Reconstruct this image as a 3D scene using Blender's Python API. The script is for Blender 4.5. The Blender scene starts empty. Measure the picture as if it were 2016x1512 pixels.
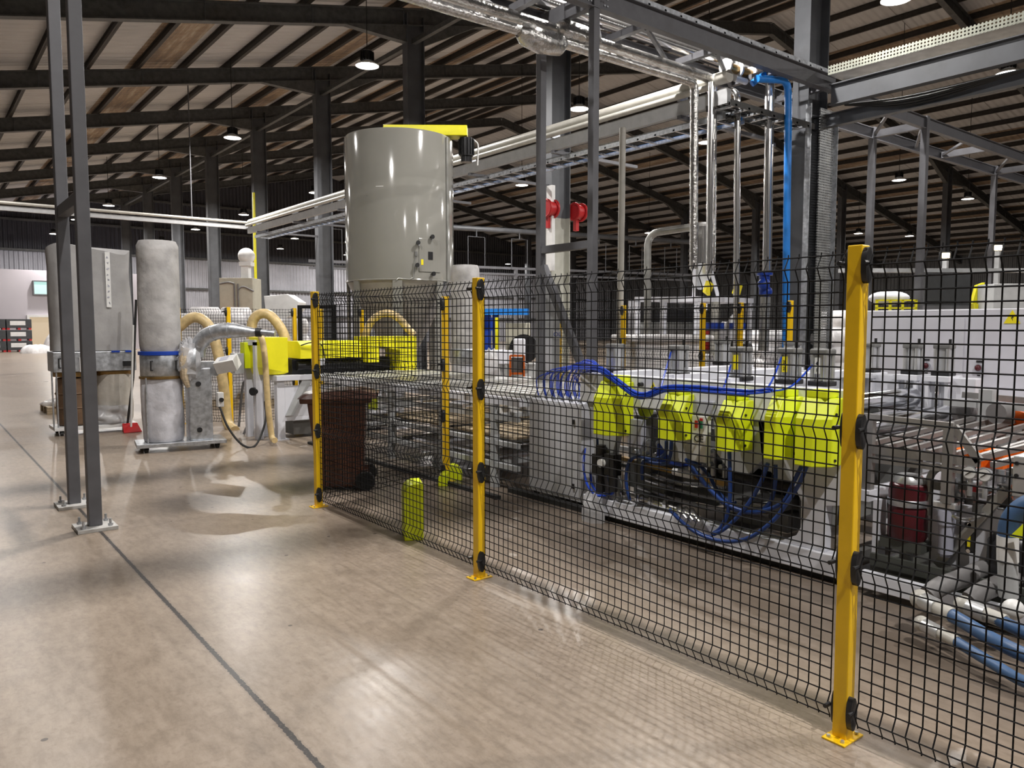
import bpy, bmesh, math, random
from mathutils import Vector, Matrix
random.seed(7)
SC = bpy.context.scene
COL = SC.collection
R = math.radians

# ------------------------------------------------------------------ camera, world, exposure
cam = bpy.data.cameras.new('camera')
cam.sensor_fit = 'HORIZONTAL'
cam.sensor_width = 36.0
cam.lens = 36.0 * 1514.0 / 2016.0
cam.clip_end = 300
camo = bpy.data.objects.new('camera', cam)
COL.objects.link(camo)
camo.location = (0, 0, 1.685)
camo.rotation_euler = (R(90 - 4.306), 0, R(-38.042))
SC.camera = camo
SC.view_settings.view_transform = 'Standard'
SC.view_settings.look = 'None'
SC.view_settings.gamma = 1.0
SC.view_settings.use_curve_mapping = False
SC.view_settings.exposure = 0.12
wd = bpy.data.worlds.new('world')
SC.world = wd
wd.use_nodes = True
wd.node_tree.nodes['Background'].inputs[0].default_value = (0.9, 0.92, 1.0, 1)
wd.node_tree.nodes['Background'].inputs[1].default_value = 0.012
LAMP_POWER = 470.0
LAMP_COLOR = (1.0, 0.962, 0.925)

# ------------------------------------------------------------------ materials
MATS = {}
def mat(name, col, rough=0.5, metal=0.0, var=0.06, scale=6.0, bump=0.0, bscale=40.0, coat=0.0, alpha=1.0, trans=0.0, spec=0.5, dirt=None, dirt_amt=0.0, stretch=(1, 1, 1)):
    m = bpy.data.materials.new(name)
    m.use_nodes = True
    nt = m.node_tree
    b = nt.nodes['Principled BSDF']
    tc = nt.nodes.new('ShaderNodeTexCoord')
    mp = nt.nodes.new('ShaderNodeMapping')
    mp.inputs['Scale'].default_value = stretch
    nt.links.new(tc.outputs['Object'], mp.inputs[0])
    nz = nt.nodes.new('ShaderNodeTexNoise')
    nz.inputs['Scale'].default_value = scale
    nz.inputs['Detail'].default_value = 5
    nt.links.new(mp.outputs[0], nz.inputs['Vector'])
    rmp = nt.nodes.new('ShaderNodeValToRGB')
    c0 = tuple(max(0, c * (1 - var * 2.2)) for c in col[:3]) + (1,)
    c1 = tuple(min(1, c * (1 + var * 1.6)) for c in col[:3]) + (1,)
    rmp.color_ramp.elements[0].position = 0.3
    rmp.color_ramp.elements[0].color = c0
    rmp.color_ramp.elements[1].position = 0.7
    rmp.color_ramp.elements[1].color = c1
    nt.links.new(nz.outputs[0], rmp.inputs[0])
    out = rmp.outputs[0]
    if dirt:
        n2 = nt.nodes.new('ShaderNodeTexNoise')
        n2.inputs['Scale'].default_value = scale * 0.45
        n2.inputs['Detail'].default_value = 8
        n2.inputs['Roughness'].default_value = 0.7
        nt.links.new(mp.outputs[0], n2.inputs['Vector'])
        r2 = nt.nodes.new('ShaderNodeMapRange')
        r2.inputs[1].default_value = 0.52
        r2.inputs[2].default_value = 0.75
        r2.inputs[4].default_value = dirt_amt
        nt.links.new(n2.outputs[0], r2.inputs[0])
        mx = nt.nodes.new('ShaderNodeMix')
        mx.data_type = 'RGBA'
        nt.links.new(r2.outputs[0], mx.inputs[0])
        nt.links.new(out, mx.inputs[6])
        mx.inputs[7].default_value = dirt + (1,)
        out = mx.outputs[2]
    nt.links.new(out, b.inputs['Base Color'])
    rr = nt.nodes.new('ShaderNodeMapRange')
    rr.inputs[3].default_value = max(0.03, rough - 0.08)
    rr.inputs[4].default_value = min(1, rough + 0.08)
    nt.links.new(nz.outputs[0], rr.inputs[0])
    nt.links.new(rr.outputs[0], b.inputs['Roughness'])
    b.inputs['Metallic'].default_value = metal
    b.inputs['Coat Weight'].default_value = coat
    b.inputs['Alpha'].default_value = alpha
    b.inputs['Transmission Weight'].default_value = trans
    b.inputs['Specular IOR Level'].default_value = spec
    if bump:
        n3 = nt.nodes.new('ShaderNodeTexNoise')
        n3.inputs['Scale'].default_value = bscale
        n3.inputs['Detail'].default_value = 4
        nt.links.new(mp.outputs[0], n3.inputs['Vector'])
        bp = nt.nodes.new('ShaderNodeBump')
        bp.inputs['Strength'].default_value = bump
        bp.inputs['Distance'].default_value = 0.02
        nt.links.new(n3.outputs[0], bp.inputs['Height'])
        nt.links.new(bp.outputs[0], b.inputs['Normal'])
    MATS[name] = m
    return m

def emit(name, col, s):
    m = bpy.data.materials.new(name)
    m.use_nodes = True
    b = m.node_tree.nodes['Principled BSDF']
    b.inputs['Base Color'].default_value = (0.3, 0.28, 0.26, 1)
    b.inputs['Emission Color'].default_value = col + (1,)
    b.inputs['Emission Strength'].default_value = s
    MATS[name] = m
    return m

def perforated(name, col, metal, pitch, rad, axes):
    m = mat(name, col, 0.4, metal, 0.1)
    nt = m.node_tree
    b = nt.nodes['Principled BSDF']
    tc = nt.nodes.new('ShaderNodeTexCoord')
    sp = nt.nodes.new('ShaderNodeSeparateXYZ')
    nt.links.new(tc.outputs['Object'], sp.inputs[0])
    def N(op, a, v=None, c=None):
        n = nt.nodes.new('ShaderNodeMath')
        n.operation = op
        for i, q in enumerate((a, v, c)):
            if q is None: continue
            if isinstance(q, (int, float)): n.inputs[i].default_value = q
            else: nt.links.new(q, n.inputs[i])
        return n.outputs[0]
    ds = []
    for ax in axes:
        t = N('FRACT', N('DIVIDE', sp.outputs['XYZ'.index(ax)], pitch))
        ds.append(N('POWER', N('SUBTRACT', t, 0.5), 2.0))
    d = N('ADD', ds[0], ds[1])
    nt.links.new(N('GREATER_THAN', d, rad * rad), b.inputs['Alpha'])
    return m

mat('fence_yellow', (0.90, 0.555, 0.004), 0.38, var=0.03, coat=0.2)
mat('guard_yellow', (0.76, 0.86, 0.012), 0.42, var=0.02)
mat('hood_yellow', (0.86, 0.80, 0.012), 0.4, var=0.03)
mat('mesh_black', (0.008, 0.008, 0.009), 0.7, var=0.05, spec=0.2)
mat('black_plastic', (0.016, 0.016, 0.017), 0.4, var=0.1)
mat('rubber', (0.018, 0.018, 0.018), 0.7, var=0.1)
mat('dark_steel', (0.125, 0.126, 0.138), 0.5, 0.15, var=0.06, dirt=(0.09, 0.085, 0.085), dirt_amt=0.3)
mat('purlin_steel', (0.035, 0.03, 0.026), 0.6, 0.1, var=0.15)
mat('table_bar', (0.80, 0.80, 0.77), 0.22, 0.35, var=0.03)  # whitened base colour stands in for lamp reflections on the metal bars
mat('roof_steel', (0.085, 0.086, 0.084), 0.6, 0.1, var=0.15, dirt=(0.03, 0.022, 0.014), dirt_amt=0.5)
mat('column_steel', (0.10, 0.105, 0.115), 0.5, 0.2, var=0.1, scale=2, dirt=(0.055, 0.05, 0.045), dirt_amt=0.5)
mat('column_cream', (0.42, 0.42, 0.37), 0.5, var=0.06, scale=3, dirt=(0.2, 0.18, 0.14), dirt_amt=0.4)
mat('galvanised', (0.50, 0.52, 0.55), 0.38, 0.75, var=0.14, scale=18, dirt=(0.3, 0.31, 0.33), dirt_amt=0.4)
mat('foil', (0.62, 0.61, 0.59), 0.24, 0.95, var=0.1, scale=10, bump=0.55, bscale=26)
mat('stainless', (0.62, 0.61, 0.60), 0.2, 0.95, var=0.06, scale=5, stretch=(1, 1, 0.05))
mat('chrome', (0.80, 0.81, 0.83), 0.07, 1.0, var=0.03)
mat('beam_grey', (0.40, 0.405, 0.41), 0.45, 0.1, var=0.05)
mat('rack_steel', (0.30, 0.29, 0.28), 0.42, 0.5, var=0.08)
mat('alu', (0.60, 0.61, 0.62), 0.35, 0.7, var=0.06)
mat('machine_white', (0.70, 0.71, 0.765), 0.42, var=0.03, scale=3, dirt=(0.42, 0.42, 0.44), dirt_amt=0.3)
mat('machine_grey', (0.42, 0.43, 0.435), 0.45, var=0.05, dirt=(0.22, 0.22, 0.21), dirt_amt=0.4)
mat('machine_shadow_grey', (0.16, 0.16, 0.155), 0.55, var=0.1)  # dark grey parts, and shade put into the colour of recessed ones
mat('cabinet_grey', (0.64, 0.65, 0.69), 0.5, var=0.03, scale=3, bump=0.05, bscale=200)
mat('oven_white', (0.62, 0.62, 0.67), 0.4, var=0.02)
mat('silo_cream', (0.255, 0.25, 0.225), 0.09, var=0.03, scale=1.2, coat=0.3)
mat('silo_cone', (0.36, 0.34, 0.31), 0.5, var=0.04)
mat('bag_fabric', (0.40, 0.39, 0.385), 0.9, var=0.12, scale=5, bump=0.5, bscale=9, dirt=(0.5, 0.48, 0.46), dirt_amt=0.5)
mat('bag_sheet', (0.34, 0.335, 0.335), 0.75, var=0.08, scale=3, bump=0.8, bscale=4)
mat('film', (0.62, 0.62, 0.64), 0.22, var=0.1, scale=4, bump=0.9, bscale=7, alpha=0.55)
mat('film_bag', (0.56, 0.56, 0.60), 0.3, var=0.14, scale=4, bump=0.7, bscale=8, alpha=0.94)
mat('film_bag_beige', (0.50, 0.47, 0.42), 0.3, var=0.1, scale=4, bump=0.6, bscale=6, alpha=0.95)
mat('sack_white', (0.80, 0.79, 0.80), 0.55, var=0.07, scale=6, bump=0.9, bscale=6)
mat('cream_hose', (0.66, 0.50, 0.25), 0.4, var=0.1, scale=12)
mat('blue_tube', (0.012, 0.06, 0.50), 0.3, var=0.1)
mat('blue_hose', (0.012, 0.045, 0.20), 0.38, var=0.15)
mat('big_blue_hose', (0.05, 0.11, 0.23), 0.45, var=0.1)
mat('bright_blue', (0.015, 0.22, 0.72), 0.4, var=0.05)
mat('blue_paint', (0.01, 0.05, 0.36), 0.35, var=0.06)
mat('bin_brown', (0.085, 0.032, 0.02), 0.35, var=0.08)
mat('maroon', (0.085, 0.007, 0.012), 0.35, var=0.1)
mat('orange', (0.85, 0.16, 0.01), 0.4, var=0.06)
mat('red', (0.42, 0.012, 0.015), 0.45, var=0.05)
mat('white_plastic', (0.72, 0.72, 0.71), 0.4, var=0.03)
mat('pale_pipe', (0.48, 0.465, 0.42), 0.4, var=0.05)
mat('grey_pipe', (0.36, 0.36, 0.34), 0.35, 0.5, var=0.08)
mat('grey_rubber', (0.17, 0.165, 0.165), 0.6, var=0.1)
mat('cream_box', (0.45, 0.43, 0.35), 0.5, var=0.04)
mat('wood', (0.50, 0.40, 0.27), 0.6, var=0.15, scale=8, stretch=(1, 8, 8))
mat('cardboard', (0.42, 0.28, 0.16), 0.7, var=0.1)
mat('crate_dark', (0.045, 0.048, 0.052), 0.6, var=0.1)
mat('brown_barrel', (0.13, 0.075, 0.04), 0.6, var=0.15)
mat('warn_yellow', (0.85, 0.72, 0.01), 0.5, var=0.02)
mat('green', (0.01, 0.16, 0.07), 0.5, var=0.05)
mat('roller_dark', (0.02, 0.02, 0.022), 0.3, 0.3, var=0.1)
mat('glass', (0.55, 0.75, 0.78), 0.1, var=0.05)
mat('brass', (0.30, 0.19, 0.07), 0.35, 0.8, var=0.1)
mat('base_plate_paint', (0.50, 0.49, 0.47), 0.6, var=0.12, scale=12)
mat('skid_green', (0.075, 0.08, 0.07), 0.5, var=0.1)
mat('lilac_grey', (0.40, 0.41, 0.50), 0.4, var=0.03)
emit('lamp_glow', (1.0, 0.96, 0.92), 14.0)
emit('flood_glow', (1.0, 0.78, 0.50), 25.0)
emit('office_glow', (1.0, 0.72, 0.36), 0.32)
emit('window_glow', (0.45, 0.9, 0.85), 0.7)
emit('red_led', (1.0, 0.05, 0.03), 0.6)
perforated('tray_perf', (0.40, 0.41, 0.41), 0.6, 0.045, 0.30, 'XZ')
perforated('tray_perf_yz', (0.30, 0.31, 0.255), 0.3, 0.05, 0.28, 'YZ')
perforated('tray_perf_flat', (0.55, 0.55, 0.54), 0.7, 0.025, 0.28, 'XY')

def corrugated(name, col, axis, pitch, depth, rough=0.5, stain=None):
    m = mat(name, col, rough, 0.0, 0.06, 1.0)
    nt = m.node_tree
    b = nt.nodes['Principled BSDF']
    tc = nt.nodes.new('ShaderNodeTexCoord')
    sp = nt.nodes.new('ShaderNodeSeparateXYZ')
    nt.links.new(tc.outputs['Object'], sp.inputs[0])
    n = nt.nodes.new('ShaderNodeMath'); n.operation = 'MULTIPLY'
    n.inputs[1].default_value = 2 * math.pi / pitch
    nt.links.new(sp.outputs['XYZ'.index(axis)], n.inputs[0])
    s = nt.nodes.new('ShaderNodeMath'); s.operation = 'SINE'
    nt.links.new(n.outputs[0], s.inputs[0])
    bp = nt.nodes.new('ShaderNodeBump')
    bp.inputs['Strength'].default_value = 1.0
    bp.inputs['Distance'].default_value = depth
    nt.links.new(s.outputs[0], bp.inputs['Height'])
    nt.links.new(bp.outputs[0], b.inputs['Normal'])
    return m
corrugated('wall_sheet_pale', (0.42, 0.42, 0.46), 'X', 0.30, 0.05)
corrugated('wall_sheet_dark', (0.055, 0.055, 0.065), 'X', 0.30, 0.05)
corrugated('wall_sheet_side', (0.16, 0.16, 0.16), 'Y', 0.30, 0.05)
mat('office_paint', (0.47, 0.44, 0.475), 0.6, var=0.02, scale=0.5)

def nodes_math(nt):
    def N(op, *a):
        n = nt.nodes.new('ShaderNodeMath')
        n.operation = op
        for i, q in enumerate(a):
            if isinstance(q, (int, float)): n.inputs[i].default_value = q
            else: nt.links.new(q, n.inputs[i])
        return n.outputs[0]
    return N
def ramp(nt, fac, stops):
    r = nt.nodes.new('ShaderNodeValToRGB')
    el = r.color_ramp.elements
    while len(el) < len(stops): el.new(0.5)
    for e, (p, c) in zip(el, stops):
        e.position = p
        e.color = tuple(c) + (1,)
    nt.links.new(fac, r.inputs[0])
    return r.outputs[0]
def mixc(nt, fac, a, b, mode='MIX'):
    mx = nt.nodes.new('ShaderNodeMix')
    mx.data_type = 'RGBA'
    mx.blend_type = mode
    for i, q in ((0, fac), (6, a), (7, b)):
        if isinstance(q, tuple): mx.inputs[i].default_value = q + (1,)
        elif isinstance(q, (int, float)): mx.inputs[i].default_value = q
        else: nt.links.new(q, mx.inputs[i])
    return mx.outputs[2]
def noise(nt, vec, scale, detail=5, rough=0.55, stretch=None, dist=0.0):
    if stretch:
        mp = nt.nodes.new('ShaderNodeMapping')
        mp.inputs['Scale'].default_value = stretch
        nt.links.new(vec, mp.inputs[0])
        vec = mp.outputs[0]
    n = nt.nodes.new('ShaderNodeTexNoise')
    n.inputs['Scale'].default_value = scale
    n.inputs['Detail'].default_value = detail
    n.inputs['Roughness'].default_value = rough
    n.inputs['Distortion'].default_value = dist
    nt.links.new(vec, n.inputs['Vector'])
    return n.outputs[0]

def floor_material():
    m = bpy.data.materials.new('polished_concrete')
    m.use_nodes = True
    nt = m.node_tree
    N = nodes_math(nt)
    b = nt.nodes['Principled BSDF']
    tc = nt.nodes.new('ShaderNodeTexCoord')
    v = tc.outputs['Object']
    sp = nt.nodes.new('ShaderNodeSeparateXYZ')
    nt.links.new(v, sp.inputs[0])
    X, Y = sp.outputs[0], sp.outputs[1]
    big = noise(nt, v, 0.55, 6, 0.6, dist=0.4)
    med = noise(nt, v, 3.2, 8, 0.68)
    fine = noise(nt, v, 26.0, 6, 0.7)
    streak = noise(nt, v, 1.1, 6, 0.6, (4.0, 0.7, 1))
    base = ramp(nt, med, [(0.30, (0.285, 0.235, 0.175)), (0.5, (0.40, 0.335, 0.255)), (0.70, (0.50, 0.43, 0.34))])
    base = mixc(nt, 0.45, base, ramp(nt, big, [(0.35, (0.27, 0.225, 0.175)), (0.65, (0.50, 0.43, 0.345))]))
    base = mixc(nt, 0.22, base, ramp(nt, streak, [(0.35, (0.22, 0.185, 0.15)), (0.65, (0.52, 0.45, 0.36))]))
    brush = noise(nt, v, 9.0, 7, 0.72, (2.2, 0.8, 1), 0.25)
    base = mixc(nt, 0.34, base, ramp(nt, brush, [(0.36, (0.20, 0.16, 0.125)), (0.5, (0.40, 0.335, 0.265)), (0.64, (0.56, 0.48, 0.40))]))
    base = mixc(nt, N('MULTIPLY', N('MAXIMUM', N('SUBTRACT', fine, 0.52), 0.0), 2.6), base, (0.20, 0.16, 0.125))
    # trodden grime inside the fenced cell
    cell = N('MULTIPLY', N('SMOOTH_MIN', N('MAXIMUM', N('SUBTRACT', X, 3.0), 0.0), 0.9, 0.3), 0.85)
    cell = N('MULTIPLY', cell, N('LESS_THAN', Y, 8.5))
    base = mixc(nt, N('MULTIPLY', cell, N('ADD', 0.45, streak)), base, (0.13, 0.108, 0.088))
    # small dark specks of debris stain
    vo = nt.nodes.new('ShaderNodeTexVoronoi')
    vo.inputs['Scale'].default_value = 3.1
    nt.links.new(v, vo.inputs['Vector'])
    spk = N('MULTIPLY', N('LESS_THAN', vo.outputs[0], 0.045), N('GREATER_THAN', big, 0.45))
    base = mixc(nt, spk, base, (0.10, 0.08, 0.065))
    # saw-cut joints: one dark and ragged along the legs of the gantry, fine ones across
    wob = N('MULTIPLY', N('SUBTRACT', noise(nt, v, 38.0, 6, 0.8), 0.5), 0.034)
    def joint(c, at, half):
        d = N('ABSOLUTE', N('ADD', N('SUBTRACT', c, at), wob))
        return N('LESS_THAN', d, half)
    j1 = joint(X, 1.165, 0.0125)
    j1s = joint(X, 1.165, 0.022)
    base = mixc(nt, N('MULTIPLY', j1s, 0.35), base, (0.22, 0.19, 0.16))
    base = mixc(nt, N('MULTIPLY', j1, N('ADD', N('MULTIPLY', N('GREATER_THAN', noise(nt, v, 70.0, 3, 0.7), 0.60), -0.30), 0.96)), base, (0.02, 0.019, 0.02))
    j2 = joint(Y, 6.95, 0.006)
    base = mixc(nt, N('MULTIPLY', j2, 0.6), base, (0.16, 0.14, 0.12))
    for yy in (13.0, 19.0, 25.0):
        base = mixc(nt, N('MULTIPLY', joint(Y, yy, 0.012), 0.5), base, (0.62, 0.58, 0.54))
    base = mixc(nt, 1.0, base, (0.76, 0.722, 0.708), 'MULTIPLY')
    nt.links.new(base, b.inputs['Base Color'])
    r = N('ADD', 0.15, N('MULTIPLY', N('ADD', N('MULTIPLY', med, 0.5), N('MULTIPLY', big, 0.5)), 0.34))
    nt.links.new(r, b.inputs['Roughness'])
    b.inputs['Specular IOR Level'].default_value = 0.42
    bp = nt.nodes.new('ShaderNodeBump')
    bp.inputs['Strength'].default_value = 0.12
    bp.inputs['Distance'].default_value = 0.01
    nt.links.new(N('SUBTRACT', N('ADD', N('MULTIPLY', med, 0.6), N('MULTIPLY', fine, 0.25)), N('MULTIPLY', j1, 0.8)), bp.inputs['Height'])
    nt.links.new(bp.outputs[0], b.inputs['Normal'])
    MATS['floor'] = m

def roof_material():
    m = bpy.data.materials.new('roof_sheet')
    m.use_nodes = True
    nt = m.node_tree
    N = nodes_math(nt)
    b = nt.nodes['Principled BSDF']
    tc = nt.nodes.new('ShaderNodeTexCoord')
    v = tc.outputs['Object']
    sp = nt.nodes.new('ShaderNodeSeparateXYZ')
    nt.links.new(v, sp.inputs[0])
    X, Y = sp.outputs[0], sp.outputs[1]
    base = ramp(nt, noise(nt, v, 0.5, 5), [(0.3, (0.43, 0.425, 0.425)), (0.7, (0.55, 0.54, 0.535))])
    # rooflight strips, one bay in four, browned by water stains running along the sheet
    bay = N('FLOOR', N('DIVIDE', N('SUBTRACT', X, 0.15), 1.45))
    sel = N('LESS_THAN', N('ABSOLUTE', N('SUBTRACT', N('MODULO', N('ADD', bay, 40.0), 4.0), 0.0)), 0.5)
    st = noise(nt, v, 1.0, 7, 0.7, (5.0, 0.5, 1.0))
    stain = ramp(nt, st, [(0.36, (0.10, 0.055, 0.025)), (0.52, (0.26, 0.16, 0.075)), (0.68, (0.50, 0.42, 0.31))])
    base = mixc(nt, N('MULTIPLY', sel, 0.85), base, stain)
    lap = N('LESS_THAN', N('FRACT', N('DIVIDE', Y, 3.3)), 0.012)
    base = mixc(nt, N('MULTIPLY', lap, 0.6), base, (0.15, 0.13, 0.11))
    nt.links.new(base, b.inputs['Base Color'])
    b.inputs['Roughness'].default_value = 0.7
    s = N('SINE', N('MULTIPLY', Y, 2 * math.pi / 0.33))
    bp = nt.nodes.new('ShaderNodeBump')
    bp.inputs['Strength'].default_value = 0.8
    bp.inputs['Distance'].default_value = 0.03
    nt.links.new(s, bp.inputs['Height'])
    nt.links.new(bp.outputs[0], b.inputs['Normal'])
    MATS['roof'] = m
floor_material()
roof_material()

# ------------------------------------------------------------------ mesh helpers
def catmull(pts, k=6):
    P = [Vector(p) for p in pts]
    if len(P) < 3: return P
    out = []
    Q = [P[0] * 2 - P[1]] + P + [P[-1] * 2 - P[-2]]
    for i in range(1, len(Q) - 2):
        a, b, c, d = Q[i - 1], Q[i], Q[i + 1], Q[i + 2]
        for j in range(k):
            t = j / k
            out.append(0.5 * ((2 * b) + (c - a) * t + (2 * a - 5 * b + 4 * c - d) * t * t + (3 * b - a - 3 * c + d) * t ** 3))
    out.append(P[-1])
    return out

def world_loc(o):
    v = Vector((0, 0, 0))
    while o:
        v += o.location
        o = o.parent
    return v

class MB:
    def __init__(s, M=None):
        s.v, s.f, s.sm = [], [], []
        s.M = M
    def add(s, vs, fs, smooth=False):
        n = len(s.v)
        for p in vs:
            p = Vector(p)
            s.v.append(s.M @ p if s.M else p)
        for f in fs:
            s.f.append([i + n for i in f])
            s.sm.append(smooth)
        return s
    def box(s, c, d, rz=0.0, rot=None):
        x, y, z = d[0] / 2, d[1] / 2, d[2] / 2
        vs = [Vector(p) for p in ((-x, -y, -z), (x, -y, -z), (x, y, -z), (-x, y, -z), (-x, -y, z), (x, -y, z), (x, y, z), (-x, y, z))]
        m = rot if rot else (Matrix.Rotation(rz, 3, 'Z') if rz else None)
        vs = [(m @ p if m else p) + Vector(c) for p in vs]
        return s.add(vs, [(3, 2, 1, 0), (4, 5, 6, 7), (0, 1, 5, 4), (1, 2, 6, 5), (2, 3, 7, 6), (3, 0, 4, 7)])
    def bb(s, lo, hi):
        return s.box([(a + b) / 2 for a, b in zip(lo, hi)], [abs(b - a) for a, b in zip(lo, hi)])
    def bar(s, p0, p1, w, h=None, up=(0, 0, 1)):
        h = h or w
        p0, p1 = Vector(p0), Vector(p1)
        d = (p1 - p0)
        L = d.length
        d.normalize()
        u = Vector(up)
        if abs(d.dot(u)) > 0.99: u = Vector((1, 0, 0))
        sd = d.cross(u).normalized()
        u = sd.cross(d).normalized()
        vs = []
        for p in (p0, p1):
            for a, b in ((-1, -1), (1, -1), (1, 1), (-1, 1)):
                vs.append(p + sd * (a * w / 2) + u * (b * h / 2))
        return s.add(vs, [(3, 2, 1, 0), (4, 5, 6, 7), (0, 1, 5, 4), (1, 2, 6, 5), (2, 3, 7, 6), (3, 0, 4, 7)])
    def ibeam(s, p0, p1, w, h, t=0.02, up=(0, 0, 1)):
        u = Vector(up)
        d = (Vector(p1) - Vector(p0)).normalized()
        sd = d.cross(u).normalized()
        u = sd.cross(d).normalized()
        s.bar(Vector(p0) + u * (h / 2 - t / 2), Vector(p1) + u * (h / 2 - t / 2), w, t, up)
        s.bar(Vector(p0) - u * (h / 2 - t / 2), Vector(p1) - u * (h / 2 - t / 2), w, t, up)
        return s.bar(p0, p1, t, h - 2 * t, up)
    def tube(s, pts, r, n=8, caps=True, closed=False):
        P = [Vector(p) for p in pts]
        rs = r if isinstance(r, (list, tuple)) else [r] * len(P)
        vs, fs = [], []
        t0 = (P[1] - P[0]).normalized()
        u = Vector((0, 0, 1)) if abs(t0.z) < 0.95 else Vector((1, 0, 0))
        nrm = (u - t0 * u.dot(t0)).normalized()
        m = len(P)
        for i in range(m):
            if closed: t = (P[(i + 1) % m] - P[i - 1]).normalized()
            elif i == 0: t = t0
            elif i == m - 1: t = (P[i] - P[i - 1]).normalized()
            else: t = ((P[i + 1] - P[i]).normalized() + (P[i] - P[i - 1]).normalized()).normalized()
            nrm = (nrm - t * nrm.dot(t))
            nrm = nrm.normalized() if nrm.length > 1e-6 else t.orthogonal().normalized()
            bn = t.cross(nrm)
            for j in range(n):
                a = 2 * math.pi * j / n
                vs.append(P[i] + (nrm * math.cos(a) + bn * math.sin(a)) * rs[i])
        for i in range(m if closed else m - 1):
            q = (i + 1) % m
            for j in range(n):
                k = (j + 1) % n
                fs.append((i * n + j, i * n + k, q * n + k, q * n + j))
        s.add(vs, fs, n > 4)
        if caps and not closed:
            s.add(vs[:n], [tuple(range(n))[::-1]])
            s.add(vs[-n:], [tuple(range(n))])
        return s
    def cyl(s, p0, p1, r0, r1=None, n=16):
        r1 = r0 if r1 is None else r1
        return s.tube([p0, p1], [r0, r1], n)
    def lathe(s, prof, c, n=24, cap=True, squash=(1, 1), jitter=0.0):
        vs, fs = [], []
        for i, (r, z) in enumerate(prof):
            for j in range(n):
                a = 2 * math.pi * j / n
                q = r * (1 + (random.uniform(-jitter, jitter) if jitter else 0))
                vs.append((c[0] + q * math.cos(a) * squash[0], c[1] + q * math.sin(a) * squash[1], c[2] + z))
        for i in range(len(prof) - 1):
            for j in range(n):
                k = (j + 1) % n
                fs.append((i * n + j, i * n + k, (i + 1) * n + k, (i + 1) * n + j))
        s.add(vs, fs, True)
        if cap:
            s.add(vs[:n], [tuple(range(n))[::-1]])
            s.add(vs[-n:], [tuple(range(n))])
        return s
    def loft(s, secs, smooth=False):
        n = len(secs[0])
        vs = [p for q in secs for p in q]
        fs = []
        for i in range(len(secs) - 1):
            for j in range(n):
                k = (j + 1) % n
                fs.append((i * n + j, i * n + k, (i + 1) * n + k, (i + 1) * n + j))
        s.add(vs, fs, smooth)
        s.add(secs[0], [tuple(range(n))[::-1]])
        return s.add(secs[-1], [tuple(range(n))])
    def prism(s, poly, plane, a, b):
        def P(p, q):
            return {'xy': (p[0], p[1], q), 'xz': (p[0], q, p[1]), 'yz': (q, p[0], p[1])}[plane]
        return s.loft([[P(p, a) for p in poly], [P(p, b) for p in poly]])
    def ball(s, c, r, n=14, m=8, sc=(1, 1, 1), jit=0.0):
        vs, fs = [], []
        for i in range(m + 1):
            t = math.pi * i / m
            for j in range(n):
                a = 2 * math.pi * j / n
                q = r * (1 + random.uniform(-jit, jit))
                vs.append((c[0] + q * sc[0] * math.sin(t) * math.cos(a), c[1] + q * sc[1] * math.sin(t) * math.sin(a), c[2] - q * sc[2] * math.cos(t)))
        for i in range(m):
            for j in range(n):
                k = (j + 1) % n
                fs.append((i * n + j, i * n + k, (i + 1) * n + k, (i + 1) * n + j))
        return s.add(vs, fs, True)
    def grid(s, fn, nu, nv):
        vs = [fn(i / nu, j / nv) for i in range(nu + 1) for j in range(nv + 1)]
        fs = [(i * (nv + 1) + j, (i + 1) * (nv + 1) + j, (i + 1) * (nv + 1) + j + 1, i * (nv + 1) + j + 1) for i in range(nu) for j in range(nv)]
        return s.add(vs, fs, True)
    def _mesh(s, name, m, off, bev):
        me = bpy.data.meshes.new(name)
        me.from_pydata([tuple(p - off) for p in s.v], [], s.f)
        me.polygons.foreach_set('use_smooth', s.sm)
        b = bmesh.new()
        b.from_mesh(me)
        bmesh.ops.remove_doubles(b, verts=b.verts, dist=1e-5)
        bmesh.ops.recalc_face_normals(b, faces=b.faces)
        b.to_mesh(me)
        b.free()
        if any(s.sm): me.set_sharp_from_angle(angle=R(42))
        me.materials.append(MATS[m])
        o = bpy.data.objects.new(name, me)
        COL.objects.link(o)
        if bev:
            md = o.modifiers.new('bevel', 'BEVEL')
            md.width = bev
            md.segments = 2
            md.limit_method = 'ANGLE'
            md.angle_limit = R(40)
        return o
    def part(s, name, m, parent, bev=0.0, label=None):
        o = s._mesh(name, m, world_loc(parent), bev)
        o.parent = parent
        if label: o['label'] = label
        return o
    def thing(s, name, m, label, cat, group=None, bev=0.0, kind=None):
        lo = [min(p[i] for p in s.v) for i in range(3)]
        hi = [max(p[i] for p in s.v) for i in range(3)]
        off = Vector(((lo[0] + hi[0]) / 2, (lo[1] + hi[1]) / 2, lo[2]))
        o = s._mesh(name, m, off, bev)
        o.location = off
        tag(o, label, cat, group, kind)
        return o
    def struct(s, name, m, label=None):
        o = s._mesh(name, m, Vector((0, 0, 0)), 0)
        o['kind'] = 'structure'
        if label:
            o['label'] = label
        o['category'] = name.split('_')[0]
        return o

def tag(o, label, cat, group=None, kind=None):
    o['label'] = label
    o['category'] = cat
    if group: o['group'] = group
    if kind: o['kind'] = kind
def T(name, label, cat, loc, group=None, kind=None):
    o = bpy.data.objects.new(name, None)
    o.empty_display_size = 0.1
    COL.objects.link(o)
    o.location = loc
    tag(o, label, cat, group, kind)
    return o
def dup(o, loc=None, label=None, parent=None):
    c = o.copy()
    COL.objects.link(c)
    c.parent = parent
    if loc is not None: c.location = loc
    if label: c['label'] = label
    for ch in list(o.children): dup(ch, parent=c)
    return c
def dlab(o, base):
    o['label'] = base
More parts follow.
